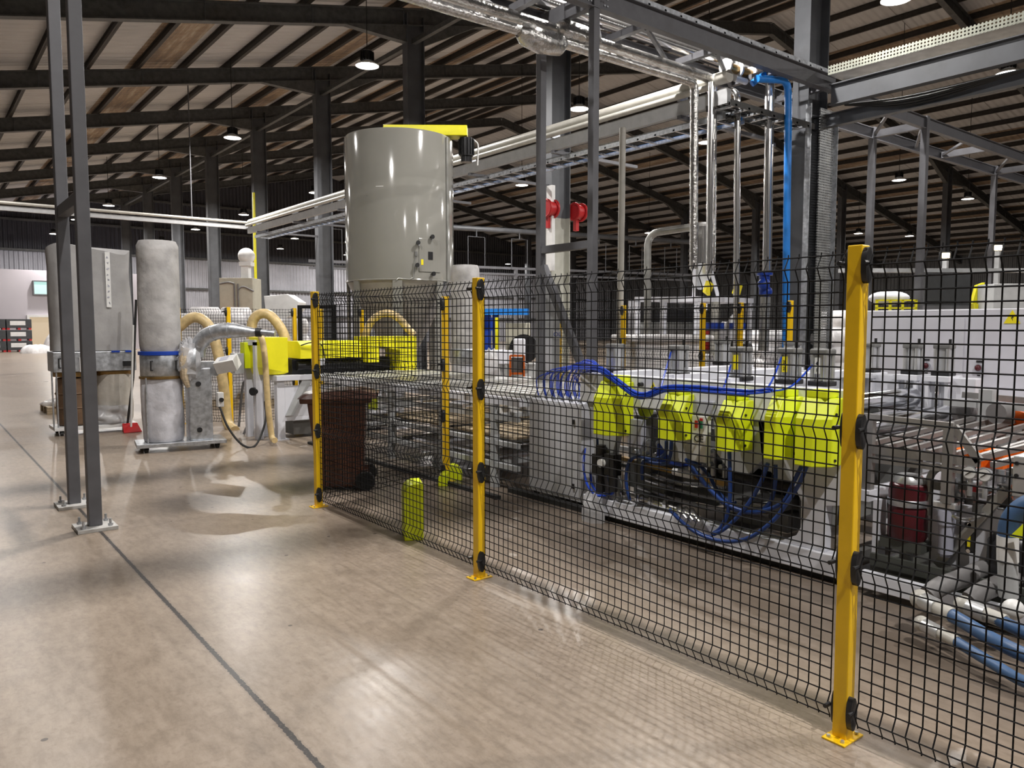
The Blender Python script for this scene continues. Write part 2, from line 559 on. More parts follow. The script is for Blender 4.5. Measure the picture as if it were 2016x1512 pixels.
# ------------------------------------------------------------------ building shell
FRAMES = [0.95 + 6.63 * k for k in range(-1, 10)]
def zb(x):
    return 14.70 - 0.213 * abs(x - 31.0)
MB().bb((-7, -10, -0.3), (69, 68, 0.0)).struct('floor', 'floor')
def roofm():
    m = MB()
    for a, b in ((-6.3, 31.0), (31.0, 68.3)):
        za, zc = zb(a) + 0.74, zb(b) + 0.74
        m.loft([[(a, -10, za), (a, -10, za + 0.05), (b, -10, zc + 0.05), (b, -10, zc)], [(a, 67.6, za), (a, 67.6, za + 0.05), (b, 67.6, zc + 0.05), (b, 67.6, zc)]])
    return m
roofm().struct('ceiling', 'roof')
MB().bb((-6.6, -10, 0), (-6.3, 67.6, 7.5)).struct('wall_left', 'wall_sheet_side')
MB().bb((68.3, -10, 0), (68.6, 67.6, 7.5)).struct('wall_right', 'wall_sheet_side')
MB().bb((-6.3, 67.3, 0), (68.3, 67.6, 7.2)).struct('wall_far', 'wall_sheet_pale', 'pale corrugated lower sheeting of the far end wall')
MB().prism([(-6.3, 7.2), (68.3, 7.2), (68.3, 7.5), (31, 15.4), (-6.3, 7.5)], 'xz', 67.3, 67.6).struct('wall_far_upper', 'wall_sheet_dark', 'dark upper sheeting of the far end wall')
MB().prism([(-6.3, 0), (68.3, 0), (68.3, 7.5), (31, 15.4), (-6.3, 7.5)], 'xz', -10.3, -10.0).struct('wall_near', 'wall_sheet_side')
# wall rails and posts of the end wall
rl = MB()
for z in (2.4, 4.7, 7.2, 9.4, 11.6):
    rl.bb((-6 if z < 8 else 31 - (15 - z) * 4.6, 67.05, z), (68 if z < 8 else 31 + (15 - z) * 4.6, 67.3, z + 0.16))
rl.struct('trim_1', 'roof_steel', 'dark horizontal sheeting rails on the far end wall')
# office block at the far left
MB().bb((-6.3, 62.6, 0), (15.2, 67.0, 5.55)).struct('wall_office', 'office_paint', 'pale lilac office block wall at the far left end')
w1 = MB().bb((6.95, 62.45, 3.9), (8.1, 62.62, 4.75)).struct('window_1', 'window_glow', 'lit greenish office window high in the lilac wall')
f = MB()
f.bb((6.87, 62.40, 4.75), (8.18, 62.62, 4.83)); f.bb((6.87, 62.40, 3.82), (8.18, 62.62, 3.9)); f.bb((6.87, 62.4, 3.9), (6.95, 62.62, 4.75)); f.bb((8.1, 62.4, 3.9), (8.18, 62.62, 4.75))
f.part('window_frame', 'dark_steel', w1)
d1 = MB().bb((6.6, 62.45, 0.0), (7.9, 62.62, 2.3)).struct('door_1', 'office_glow', 'warm lit doorway in the lilac office wall')
f = MB()
f.bb((6.45, 62.4, 0), (6.6, 62.62, 2.45)); f.bb((7.9, 62.4, 0), (8.05, 62.62, 2.45)); f.bb((6.6, 62.4, 2.3), (7.9, 62.62, 2.45))
f.part('door_frame', 'white_plastic', d1)
w2 = MB().bb((14.3, 62.45, 3.0), (15.0, 62.62, 4.4)).struct('window_2', 'window_glow', 'narrow pale window between the dust bags')

# roof frames
ORD = ['first', 'second', 'third', 'fourth', 'fifth', 'sixth', 'seventh', 'eighth', 'ninth', 'tenth', 'eleventh', 'twelfth']
for i, y in enumerate(FRAMES):
    t = T('roof_frame', 'dark steel roof frame spanning the shed, %s frame from the camera end' % ORD[i], 'roof frame', (12.5, y, 0), 'steel roof frames')
    for a, b in ((-6.3, 31.0), (31.0, 68.3)):
        m = MB().ibeam((a, y, zb(a) + 0.25), (b, y, zb(b) + 0.25), 0.24, 0.5, 0.03)
        m.part('rafter', 'roof_steel', t)
        st = MB()
        x = a + 1.0
        while x < b - 0.5:
            for sd in (-1, 1):
                st.bar((x, y + sd * 0.125, zb(x) + 0.02), (x, y + sd * 0.125, zb(x) + 0.48), 0.04, 0.012)
            x += 2.9
        st.part('stiffener', 'column_steel', t)
    for xc in (12.5, 49.5):
        for sd in (-1, 1):
            x0, x1 = xc + sd * 0.3, xc + sd * 2.3
            MB().prism([(x0, zb(x0) + 0.02), (x0, zb(xc) - 0.55), (x1, zb(x1)), (x1, zb(x1) + 0.02)], 'xz', y - 0.11, y + 0.11).part('haunch', 'roof_steel', t)
# purlins
x = -5.42
k = 0
pl0 = None
while x < 68:
    if abs(x - 31) > 0.2:
        z = zb(x) + 0.5
        if pl0 is None:
            m = MB()
            m.bb((x - 0.05, -9.5, z), (x + 0.05, 67.2, z + 0.02)); m.bb((x - 0.05, -9.5, z + 0.21), (x + 0.05, 67.2, z + 0.23)); m.bb((x - 0.012, -9.5, z), (x + 0.012, 67.2, z + 0.23))
            pl0 = m.thing('purlin', 'purlin_steel', 'dark steel purlin running the length of the shed under the pale roof sheets', 'purlin', 'roof purlins')
            o0 = pl0.location.copy()
            zx = z
        else:
            c = dup(pl0, (x, o0.y, o0.z + z - zx))
    x += 1.45
# columns
def column(x, y, cream=False, label=''):
    t = T('steel_column', label, 'column', (x, y, 0), 'steel columns of the shed')
    top = zb(x) + 0.3
    z0 = 4.3 if cream else 0.0
    m = MB()
    m.bb((x - 0.3, y - 0.15, z0), (x - 0.275, y + 0.15, top)); m.bb((x + 0.275, y - 0.15, z0), (x + 0.3, y + 0.15, top)); m.bb((x - 0.28, y - 0.01, z0), (x + 0.28, y + 0.01, top))
    m.part('upper_shaft' if cream else 'shaft', 'column_steel', t)
    if cream:
        m = MB()
        m.bb((x - 0.3, y - 0.15, 0), (x - 0.275, y + 0.15, z0)); m.bb((x + 0.275, y - 0.15, 0), (x + 0.3, y + 0.15, z0)); m.bb((x - 0.28, y - 0.01, 0), (x + 0.28, y + 0.01, z0))
        m.part('painted_shaft', 'column_cream', t, label='cream painted lower length of the column')
    MB().bb((x - 0.4, y - 0.25, 0), (x + 0.4, y + 0.25, 0.03)).part('base_plate', 'column_steel', t)
    return t
cl = ['grey steel column beside the blue hose and perforated panel', 'steel column with a cream painted foot and red wheels, right of the silo',
      'grey steel column rising behind the cream silo', 'grey steel column just left of the cream silo', 'grey steel column with a yellow pipe strapped to it',
      'grey steel column behind the tan arched hose, left of the yellow piped one', 'grey steel column behind the tall single dust bag', 'grey steel column seen between the dust bag units', 'furthest grey steel column of the row, by the office block']
cols = []
for k in range(9):
    cols.append(column(12.5, 7.58 + 6.63 * k, k == 1, cl[k]))
for k in range(1, 9):
    column(49.5, 7.58 + 6.63 * k, False, 'grey steel column in the far right row, %s from the camera' % ORD[k - 1])
# eaves tie along the column heads
tie = MB()
tie.bar((12.5, 0, 10.3), (12.5, 66, 10.3), 0.14)
tie.thing('tie_beam', 'roof_steel', 'slim dark tie beam joining the column heads lengthwise', 'beam')
# yellow pipe on the fifth column
yp = MB()
c5 = cols[4].location
yp.tube(catmull([(c5.x - 0.36, c5.y - 0.26, 7.5), (c5.x - 0.36, c5.y - 0.26, 2.6), (c5.x - 0.42, c5.y - 0.32, 2.35)]), 0.06, 8)
yp.thing('gas_pipe', 'hood_yellow', 'thin yellow pipe running down the face of a column', 'pipe')
# red wheels on the cream column
cc = cols[1].location
for sx in (-1, 1):
    t = T('hose_reel', 'red wheel bracket on the %s side of the cream footed column' % ('left' if sx < 0 else 'right'), 'reel', (cc.x + sx * 0.35, cc.y - 0.2, 4.2), 'red wheels on the column')
    x, y, z = cc.x + sx * 0.45, cc.y - 0.25, 4.45
    MB().cyl((x - 0.12, y, z), (x + 0.12, y, z), 0.17, n=20).part('drum', 'red', t)
    q = MB()
    for dx in (-0.12, 0.12): q.tube([(x + dx, y + 0.2 * math.cos(a), z + 0.2 * math.sin(a)) for a in [i * math.pi / 9 for i in range(18)]], 0.03, 6, closed=True)
    q.part('rim', 'red', t)
    MB().bb((x - 0.05, y, z - 0.45), (x + 0.05, y + 0.1, z)).part('bracket', 'red', t)
pb = MB().bb((cc.x - 0.42, cc.y - 0.3, 3.0), (cc.x - 0.32, cc.y - 0.1, 5.0))
pb.thing('cable_cover', 'white_plastic', 'white cable cover strip on the cream footed column', 'cable cover')

# ------------------------------------------------------------------ high bay lamps
lamp0 = None
def make_lamp(loc, label):
    t = T('high_bay_lamp', label, 'lamp', loc, 'high bay lamps hanging from the roof')
    x, y, z = loc
    MB().lathe([(0.10, 0.10), (0.13, 0.12), (0.13, 0.34), (0.09, 0.37)], loc, 20).part('housing', 'black_plastic', t)
    fin = MB()
    for i in range(14):
        a = 2 * math.pi * i / 14
        fin.box((x + 0.145 * math.cos(a), y + 0.145 * math.sin(a), z + 0.23), (0.05, 0.01, 0.2), a)
    fin.part('heat_sink', 'black_plastic', t)
    MB().lathe([(0.285, 0.0), (0.285, 0.025), (0.2, 0.07), (0.12, 0.11), (0.11, 0.10), (0.19, 0.06), (0.27, 0.015), (0.27, 0.0)], loc, 28, cap=False).part('reflector', 'white_plastic', t)
    MB().lathe([(0.268, 0.02), (0.268, 0.012)], loc, 28).part('diffuser', 'lamp_glow', t)
    MB().cyl((x, y, z + 0.37), (x, y, zb(x) + 0.6), 0.012, n=6).part('cable', 'rubber', t)
    ld = bpy.data.lights.new('lamp_light', 'AREA')
    ld.shape = 'DISK'
    ld.size = 0.20
    ld.energy = LAMP_POWER * (1.15 if x < 5 and y < 0 else 0.85 if x < 5 and y < 9 else 0.32 if x < 5 else 1.0)
    ld.color = LAMP_COLOR
    lo = bpy.data.objects.new('lamp_light', ld)
    COL.objects.link(lo)
    lo.parent = t
    lo.location = (0, 0, -0.01)
    return t
rows = [('over the left walkway', [(2.15, -1.9), (2.15, 7.7), (2.1, 17.3), (2.0, 26.6), (2.1, 35.6), (2.0, 45.2), (2.1, 52.8), (2.0, 61.6)]),
        ('left of the columns', [(8.8, -1.8), (8.8, 7.7), (9.09, 17.34), (8.89, 26.64), (8.73, 35.58), (8.585, 45.4), (8.168, 52.63), (8.18, 61.6)]),
        ('just right of the columns', [(15.5, -1.8), (15.4, 7.57), (15.71, 16.9), (15.6, 26.2), (15.52, 35.06), (15.32, 44.36), (15.12, 53.03), (15.2, 61.9)]),
        ('near the middle of the shed', [(22.0, -1.5), (22.02, 7.94), (22.0, 17.2), (22.03, 27.44), (22.1, 35.6), (22.2, 45.0), (22.33, 54.1), (24.3, 61.9)]),
        ('in the dim right half', [(34.18, 16.4), (41.89, 16.66), (51.54, 27.36), (55.8, 25.9), (40.0, 36.0), (31.0, 63.5), (48.53, 62.7), (50.75, 55.54)])]
for nm, pts in rows:
    for i, (x, y) in enumerate(pts):
        make_lamp((x, y, 8.0), 'high bay lamp in the row %s, %s from the camera' % (nm, ORD[i]))


# ------------------------------------------------------------------ pipe gantry on paired legs
gt = T('pipe_gantry', 'grey steel gantry on paired legs carrying pipes over the machine line', 'gantry', (1.15, 7.125, 0))
for gx, ny, fy in ((1.15, 7.125, 8.14), (6.87, 7.125, 8.14)):
    for gy in (ny, fy):
        lg = MB().bb((gx - 0.05, gy - 0.05, 0.03), (gx + 0.05, gy + 0.05, 5.86)).part('leg', 'dark_steel', gt, 0.006)
        MB().bb((gx - 0.15, gy - 0.15, 0), (gx + 0.15, gy + 0.15, 0.03)).part('base_plate', 'base_plate_paint', lg, 0.003)
        for bx in (-0.1, 0.1):
            for by in (-0.1, 0.1):
                b = MB()
                b.cyl((gx + bx, gy + by, 0.03), (gx + bx, gy + by, 0.09), 0.010, n=8); b.cyl((gx + bx, gy + by, 0.03), (gx + bx, gy + by, 0.05), 0.02, n=6)
                b.part('anchor_bolt', 'galvanised', lg)
    MB().bb((gx - 0.04, ny + 0.05, 2.67), (gx + 0.04, fy - 0.05, 2.77)).part('tie_bar', 'dark_steel', gt, 0.004)
    MB().bar((gx, fy - 0.05, 2.5), (gx, ny + 0.05, 0.95), 0.09).part('brace', 'dark_steel', gt) if gx > 3 else None
    MB().bb((gx - 0.05, ny + 0.05, 5.62), (gx + 0.05, fy - 0.05, 5.82)).part('tie_bar', 'dark_steel', gt, 0.004)
for gy in (7.125, 8.14):
    MB().ibeam((1.2 if gy < 8 else 1.2, gy, 5.73), (12.5, gy, 5.73), 0.12, 0.26, 0.012).part('beam', 'dark_steel', gt)
q = MB()
for gx in (6.87, 1.15):
    for gy in (7.125,):
        for dx in (-0.14, 0.14):
            for a in (-0.025, 0.025):
                for z in (5.65, 5.73, 5.81):
                    q.cyl((gx + dx + a, gy - 0.07, z), (gx + dx + a, gy - 0.05, z), 0.012, n=6)
q.part('bolt', 'galvanised', gt)
for x in (2.6, 4.4, 6.2, 7.9, 9.4, 10.9, 12.3):
    MB().bar((x, 7.18, 5.68), (x, 8.08, 5.68), 0.09, 0.09).part('cross_member', 'dark_steel', gt)
for x0, x1 in ((6.95, 7.9), (7.9, 9.4), (4.4, 6.2), (9.4, 10.9)):
    MB().bar((x0, 7.2, 5.63), (x1, 8.05, 5.63), 0.05).part('diagonal', 'dark_steel', gt)
# perforated cable ladder on the gantry
ct = T('cable_tray', 'perforated galvanised cable tray lying on the gantry beam', 'cable tray', (6, 7.5, 5.88), 'cable trays')
MB().bb((4.5, 7.62, 5.87), (12.4, 7.63, 6.02)).part('side_rail', 'tray_perf', ct)
MB().bb((4.5, 7.08, 5.87), (12.4, 7.09, 5.93)).part('side_rail', 'galvanised', ct)
MB().bb((4.5, 7.1, 5.88), (12.4, 7.32, 5.885)).part('tray_floor', 'tray_perf_flat', ct)
q = MB()
x = 4.6
while x < 12.4:
    q.bb((x, 7.08, 5.865), (x + 0.04, 7.63, 5.895)); x += 0.32
q.part('rung', 'galvanised', ct)
MB().tube([(4.5, 7.4, 5.92), (12.4, 7.4, 5.92)], 0.035, 8).part('cable', 'rubber', ct)
# foil clad pipes along the gantry and down to the machine
def pipe(pts, r, m, label, rad=0.14, n=14, name='pipe', cat='pipe', group=None, smooth=None):
    P = [Vector(p) for p in pts]
    out = [P[0]]
    for i in range(1, len(P) - 1):
        a, b = (P[i - 1] - P[i]).normalized(), (P[i + 1] - P[i]).normalized()
        rr = min(rad, (P[i - 1] - P[i]).length * 0.45, (P[i + 1] - P[i]).length * 0.45)
        for j in range(7):
            t = j / 6
            p0, p1, p2 = P[i] + a * rr, P[i], P[i] + b * rr
            out.append(p0 * (1 - t) ** 2 + p1 * 2 * t * (1 - t) + p2 * t * t)
    out.append(P[-1])
    return MB().tube(out, r, n).thing(name, m, label, cat, group)
pipe([(2.0, 7.6, 5.30), (9.40, 7.6, 5.30), (9.46, 7.6, 2.55)], 0.062, 'foil', 'foil clad pipe under the gantry that drops to the dryer, left of the pair', 0.12, group='foil clad pipes')
pipe([(2.0, 7.72, 5.50), (9.98, 7.72, 5.50), (10.03, 7.72, 2.55)], 0.075, 'foil', 'foil clad pipe under the gantry that drops to the dryer, right of the pair', 0.12, group='foil clad pipes')
pipe([(9.83, 7.62, 5.40), (9.87, 7.62, 2.5)], 0.045, 'stainless', 'plain steel riser hugging the right foil clad pipe')
pipe([(2.5, 8.0, 5.95), (11.2, 8.0, 5.95)], 0.095, 'stainless', 'thick bright steel pipe above the gantry cross members', n=18)
jk = T('valve_jacket', 'crumpled silver insulation jacket wrapped around the pipe joint by the gantry leg', 'insulation jacket', (6.4, 7.62, 5.2))
q = MB()
q.tube([(6.05, 7.6, 5.28), (6.15, 7.6, 5.27), (6.4, 7.6, 5.24), (6.7, 7.6, 5.27), (6.8, 7.6, 5.3)], [0.07, 0.135, 0.15, 0.14, 0.07], 14)
q.part('lower_wrap', 'foil', jk)
q = MB().tube([(6.75, 7.7, 5.5), (6.85, 7.7, 5.5), (7.2, 7.7, 5.5), (7.5, 7.7, 5.5)], [0.08, 0.15, 0.15, 0.08], 14)
q.part('upper_wrap', 'foil', jk)
pipe([(10.3, 8.6, 5.15), (10.51,7.9,5.484), (10.459,7.6,5.373), (10.474,7.6,4.984), (10.567,7.6,1.29)], 0.05, 'stainless', 'slim steel pipe bending down right of the foil clad pair', 0.18)
vp = T('vacuum_pipe', 'upright steel conveying pipe with a blue valve at its foot', 'pipe', (11.459,7.6,1.273))
MB().cyl((11.326,7.6,5.71), (11.373,7.6,2.593), 0.075, n=16).part('riser', 'stainless', vp)
MB().tube([(11.384,7.6,4.697), (11.387,7.6,4.64)], 0.083, 16).part('clamp', 'dark_steel', vp)
MB().cyl((11.347,7.6,2.169), (11.327,7.6,1.275), 0.085, n=16).part('lower_duct', 'grey_pipe', vp)
vx, vy, vz = (11.31,7.6,2.38)
q = MB()
q.cyl((vx, vy, vz - 0.17), (vx, vy, vz + 0.16), 0.085, n=14); q.cyl((vx, vy, vz + 0.15), (vx, vy, vz + 0.19), 0.13, n=14); q.ball((vx - 0.11, vy - 0.06, vz), 0.10); q.ball((vx + 0.03, vy - 0.03, vz - 0.12), 0.09)
q.part('valve', 'blue_paint', vp, label='blue cast valve body')
pipe([(8.717,8.4,4.697), (8.701,8.4,1.307)], 0.05, 'pale_pipe', 'cream painted upright pipe between the gantry leg and the foil pipes', n=14)
pipe([(10.021,8,3.276), (9.97,9,3.253), (9.994,9,2.05), (10.009,9,1.266)], 0.062, 'grey_pipe', 'grey pipe elbow turning down behind the foil clad pair', 0.25)
pipe([(10.529,7.3,5.507), (11.291,7.25,5.618), (11.325,7.25,5.21), (11.406,7.25,1.952), (11.437,7.25,1.282)], 0.058, 'bright_blue', 'bright blue flexible hose falling beside the perforated column panel', 0.2, name='hose', cat='hose')
# valves, brackets and loose hoses under the end of the gantry
vx, vy, vz = (10.654,7.75,5.777)
vt = T('valve_cluster', 'cluster of brass and white valves under the gantry end above the blue hose', 'valve', (vx, vy, vz - 0.2))
MB().cyl((vx - 0.3, vy, vz), (vx + 0.35, vy, vz), 0.07, n=14).part('body', 'brass', vt)
for dx in (-0.3, 0.0, 0.35):
    MB().cyl((vx + dx - 0.02, vy, vz), (vx + dx + 0.02, vy, vz), 0.12, n=16).part('flange', 'white_plastic', vt)
MB().cyl((vx, vy, vz), (vx, vy, vz + 0.3), 0.04, n=10).part('stem', 'galvanised', vt)
MB().cyl((vx - 0.1, vy - 0.02, vz - 0.15), (vx + 0.2, vy - 0.02, vz - 0.15), 0.05, n=12).part('bypass', 'white_plastic', vt)
pipe([(10.686,7.5,5.508), (10.806,7.4,5.624), (11.009,7.4,5.719)], 0.05, 'bright_blue', 'short bright blue hose stub beside the valve cluster', 0.1, name='hose', cat='hose')
ct2 = T('cable_tray', 'dark cable ladder crossing under the gantry end beside the steel pipes', 'cable tray', (11, 7.6, 5.0), 'cable trays')
for yy in (7.3, 7.75): MB().bb((9.9, yy, 5.0), (12.2, yy + 0.02, 5.09)).part('side_rail', 'roof_steel', ct2)
for k in range(7): MB().bb((10.0 + 0.33 * k, 7.3, 5.01), (10.05 + 0.33 * k, 7.77, 5.04)).part('rung', 'galvanised', ct2)
for k in range(3): MB().tube(catmull([(9.95, 7.4 + 0.1 * k, 5.07), (10.8, 7.42 + 0.1 * k, 5.06), (12.1, 7.38 + 0.1 * k, 5.08)]), 0.022, 6).part('cable', 'rubber', ct2)
# perforated upright tray on the near column
pt = T('cable_tray', 'upright perforated cable tray fixed to the near column by the blue hose', 'cable tray', (12.45, 7.2, 0.5), 'cable trays')
MB().bb((12.42, 7.33, 0.5), (12.87, 7.35, 5.4)).part('tray_floor', 'tray_perf', pt)
MB().bb((12.86, 7.25, 0.5), (12.87, 7.35, 5.4)).part('side_rail', 'galvanised', pt)
MB().bb((12.05, 7.28, 0.5), (12.07, 7.38, 5.4)).part('side_rail', 'galvanised', pt)

# ------------------------------------------------------------------ service run along the columns
sr = T('service_run', 'pale steel service beam with pipes and cable ladder running off behind the silo', 'service run', (10, 7.4, 5.0))
MB().bb((9.93, 7.4, 5.06), (10.03, 28.4, 5.28)).part('beam', 'beam_grey', sr)
MB().tube([(9.98, 7.4, 5.47), (9.98, 28.3, 5.47)], 0.095, 14).part('thick_pipe', 'pale_pipe', sr)
MB().tube([(9.86, 7.6, 5.34), (9.86, 28.3, 5.34)], 0.05, 10).part('thin_pipe', 'pale_pipe', sr)
q = MB()
for xx in (10.15, 10.65):
    q.bb((xx, 7.6, 4.90), (xx + 0.02, 28.3, 5.0))
y = 7.8
while y < 28.2:
    q.bb((10.15, y, 4.91), (10.67, y + 0.04, 4.94)); y += 0.4
q.part('cable_ladder', 'galvanised', sr)
q = MB()
for i in range(5): q.tube([(10.22 + 0.08 * i, 7.6, 4.965), (10.22 + 0.08 * i, 28.0, 4.965)], 0.028, 6)
q.part('cable', 'rubber', sr)
MB().tube([(10.58, 7.6, 4.97), (10.58, 28.0, 4.97)], 0.03, 6).part('blue_cable', 'bright_blue', sr)
for y in (8.3, 11.4, 14.2, 17.5, 20.8, 24.1, 27.4):
    MB().bb((9.9, y - 0.04, 5.0), (12.25, y + 0.04, 5.06)).part('bracket', 'dark_steel', sr)
    MB().bb((9.88, y - 0.03, 5.28), (10.08, y + 0.03, 5.40)).part('pipe_clip', 'galvanised', sr)
sr2 = T('service_run', 'thin pale service beam crossing the left background at high level', 'service run', (3, 28.4, 5.2))
MB().bb((-4.5, 28.38, 5.22), (10.05, 28.48, 5.36)).part('beam', 'beam_grey', sr2)
MB().tube([(-4.5, 28.36, 5.45), (10.0, 28.36, 5.45)], 0.05, 8).part('pipe', 'pale_pipe', sr2)
for xx in (-4.0, 2.0, 8.0):
    MB().cyl((xx, 28.43, 5.36), (xx, 28.43, zb(xx) + 0.5), 0.02, n=6).part('hanger', 'dark_steel', sr2)
# beam with tray coming back over the right side
rb = T('cable_tray_beam', 'heavy grey beam with a perforated cable tray on top at the upper right', 'beam', (12.2, 2, 5.4))
MB().ibeam((12.25, -4, 5.5), (12.25, 7.05, 5.5), 0.16, 0.34, 0.016).part('beam', 'column_steel', rb)
MB().bb((12.05, -4, 5.78), (12.06, 7.0, 5.93)).part('tray_side', 'tray_perf_yz', rb)
MB().bb((12.06, -4, 5.78), (12.5, 7.0, 5.79)).part('tray_floor', 'tray_perf_flat', rb)
q = MB()
for i in range(4):
    q.tube(catmull([(12.42, 6.9, 5.35), (12.4 + 0.05 * i, 5.8, 5.24 - 0.03 * i), (12.45, 4.0, 5.26), (12.4, 2.0, 5.24 - 0.02 * i), (12.45, -2, 5.26)]), 0.018, 6)
q.part('cable', 'rubber', rb)
MB().ibeam((12.62, -4, 5.2), (12.62, 7.6, 5.2), 0.14, 0.22, 0.014).part('lower_beam', 'column_steel', rb)
# right hand gantry
g2 = T('pipe_gantry', 'slim grey twin rail gantry on thin legs at the right background', 'gantry', (15.8, 7.1, 0))
for gy in (7.1, 8.14):
    MB().ibeam((12.7, gy, 5.62), (24.5, gy, 5.62), 0.1, 0.22, 0.012).part('beam', 'dark_steel', g2)
    for gx in (15.78, 22.0):
        lg = MB().bb((gx - 0.06, gy - 0.06, 0.02), (gx + 0.06, gy + 0.06, 5.75)).part('leg', 'dark_steel', g2)
        MB().bb((gx - 0.15, gy - 0.15, 0), (gx + 0.15, gy + 0.15, 0.02)).part('base_plate', 'base_plate_paint', lg)
for gx in (15.78, 18.9, 22.0):
    MB().bar((gx, 7.15, 5.6), (gx, 8.1, 5.6), 0.1, 0.14).part('cross_member', 'dark_steel', g2)
for x0, y0, x1, y1 in ((15.78, 8.1, 14.4, 7.15), (15.78, 7.15, 17.6, 8.1), (22.0, 8.1, 20.2, 7.15), (18.9, 8.1, 17.8, 7.15)):
    MB().bar((x0, y0, 5.6), (x1, y1, 5.6), 0.05).part('diagonal', 'dark_steel', g2)
# far service rack under the roof with hanging frames
fr = T('service_rack', 'dark service rack with hanging hoops in the dim background right of the silo', 'service rack', (22, 30, 3.5))
MB().tube([(14, 32.5, 6.4), (36, 28, 6.4)], 0.13, 10).part('duct', 'column_steel', fr)
MB().bar((14, 32.4, 4.55), (36, 27.9, 4.55), 0.1, 0.12).part('rail', 'dark_steel', fr)
MB().bar((14, 32.4, 4.25), (36, 27.9, 4.25), 0.1, 0.1).part('rail', 'dark_steel', fr)
for i in range(9):
    x = 15 + i * 2.3
    y = 32.4 - (x - 14) * 4.5 / 22
    q = MB()
    q.tube([(x - 0.5, y, 4.5), (x - 0.5, y, 6.0), (x + 0.5, y, 6.0), (x + 0.5, y, 4.5)], 0.02, 6); q.bar((x, y, 6.0), (x, y, 6.4), 0.04)
    q.part('hoop', 'column_steel', fr)
for x in (16, 24, 32):
    y = 32.4 - (x - 14) * 4.5 / 22
    MB().bb((x - 0.07, y - 0.07, 0), (x + 0.07, y + 0.07, 4.5)).part('leg', 'dark_steel', fr)
# ------------------------------------------------------------------ welded mesh safety fence
VB = [0.12, 0.72, 1.27, 1.92]
def mesh_panel(p0, p1, z0, z1, side, r=0.0031, pitch=0.05, flip=1, rows=0.05):
    """bent wire mesh between two floor points; `side` is the direction the folds point"""
    p0, p1, side = Vector(p0 + (0,)), Vector(p1 + (0,)), Vector(side + (0,))
    L = (p1 - p0).length
    d = (p1 - p0) / L
    def prof(z):
        for b in VB:
            if abs(z - b) < 0.051: return (1 - abs(z - b) / 0.0505) * 0.028
        return 0.0
    zs = [z0]
    for b in VB:
        zs += [b - 0.05, b, b + 0.05]
    zs = sorted(z for z in set(zs + [z1]) if z0 <= z <= z1)
    m = MB()
    n = int(round(L / pitch))
    for i in range(n + 1):
        a = p0 + d * (L * i / n)
        m.tube([a + side * prof(z) + Vector((0, 0, z)) for z in zs], r, 4, caps=False)
    z = z0 + 0.01
    k = 0
    while z < z1:
        zz = VB[0] + round((z - VB[0]) / rows) * rows
        for b in VB:
            if abs(zz - b) < 0.03: zz = b
        off = side * (prof(zz) + (0.004))
        m.tube([p0 + off + Vector((0, 0, zz)), p1 + off + Vector((0, 0, zz))], r, 4, caps=False)
        z += rows
    return m
def fence_post(t, x, y, clipdirs, H=2.0, m='fence_yellow', w=0.03, clips=True):
    p = MB().bb((x - w, y - w, 0.006), (x + w, y + w, H)).part('post', m, t, 0.004)
    MB().prism([(x - 0.075, y - 0.05), (x + 0.075, y - 0.05), (x + 0.075, y + 0.05), (x - 0.075, y + 0.05)], 'xy', 0, 0.008).part('base_plate', m, p, 0.002)
    b = MB()
    for sx in (-0.055, 0.055):
        for sy in (-0.03, 0.03):
            b.cyl((x + sx, y + sy, 0.008), (x + sx, y + sy, 0.018), 0.008, n=6)
    b.part('bolt', 'galvanised', p)
    if clips:
        for dx, dy in clipdirs:
            for z in VB:
                pol = [(0.026 * math.sin(a), 0.07 * math.cos(a)) for a in [math.pi * k / 8 for k in range(16)]]
                c = MB()
                if dy: c.prism([(x - 0.012 + u * (1 if dy < 0 else 0.7), z + v) for u, v in pol], 'xz', y + dy * w, y + dy * (w + (0.022 if dy < 0 else 0.008)))
                else: c.prism([(y - 0.012 + u, z + v) for u, v in pol], 'yz', x + dx * w, x + dx * (w + 0.03))
                c.cyl((x - 0.02 + dx * (w + 0.02), y + dy * (w + 0.02) - (0.02 if dx else 0), z + 0.01), (x - 0.055 + dx * (w + 0.02), y + dy * (w + 0.02) - (0.02 if dx else 0), z + 0.01), 0.009, n=8)
                c.part('clip', 'black_plastic', p)
    return p
FX = 2.945
PY = [1.56, 4.12, 6.70]
sf = T('safety_fence', 'yellow post and black wire mesh safety fence crossing the right foreground', 'fence', (FX, 4.1, 0))
fence_post(sf, FX, PY[0], [(0, -1), (0, 1)])
fence_post(sf, FX, PY[1], [(0, -1), (0, 1)])
fence_post(sf, FX, PY[2], [(0, -1)])
for a, b in ((PY[1] + 0.06, PY[2] - 0.05), (PY[0] + 0.06, PY[1] - 0.06), (-0.95, PY[0] - 0.06)):
    mesh_panel((FX + 0.005, a), (FX + 0.005, b), 0.06, 1.985, (-1, 0)).part('mesh_panel', 'mesh_black', sf)
rf = T('safety_fence', 'short black mesh fence return by the brown bin, ending at a yellow post', 'fence', (4.53, 6.95, 0))
fence_post(rf, 4.53, 6.95, [(-1, 0)])
mesh_panel((3.02, 6.72), (4.46, 6.94), 0.06, 1.985, (0, -1)).part('mesh_panel', 'mesh_black', rf)
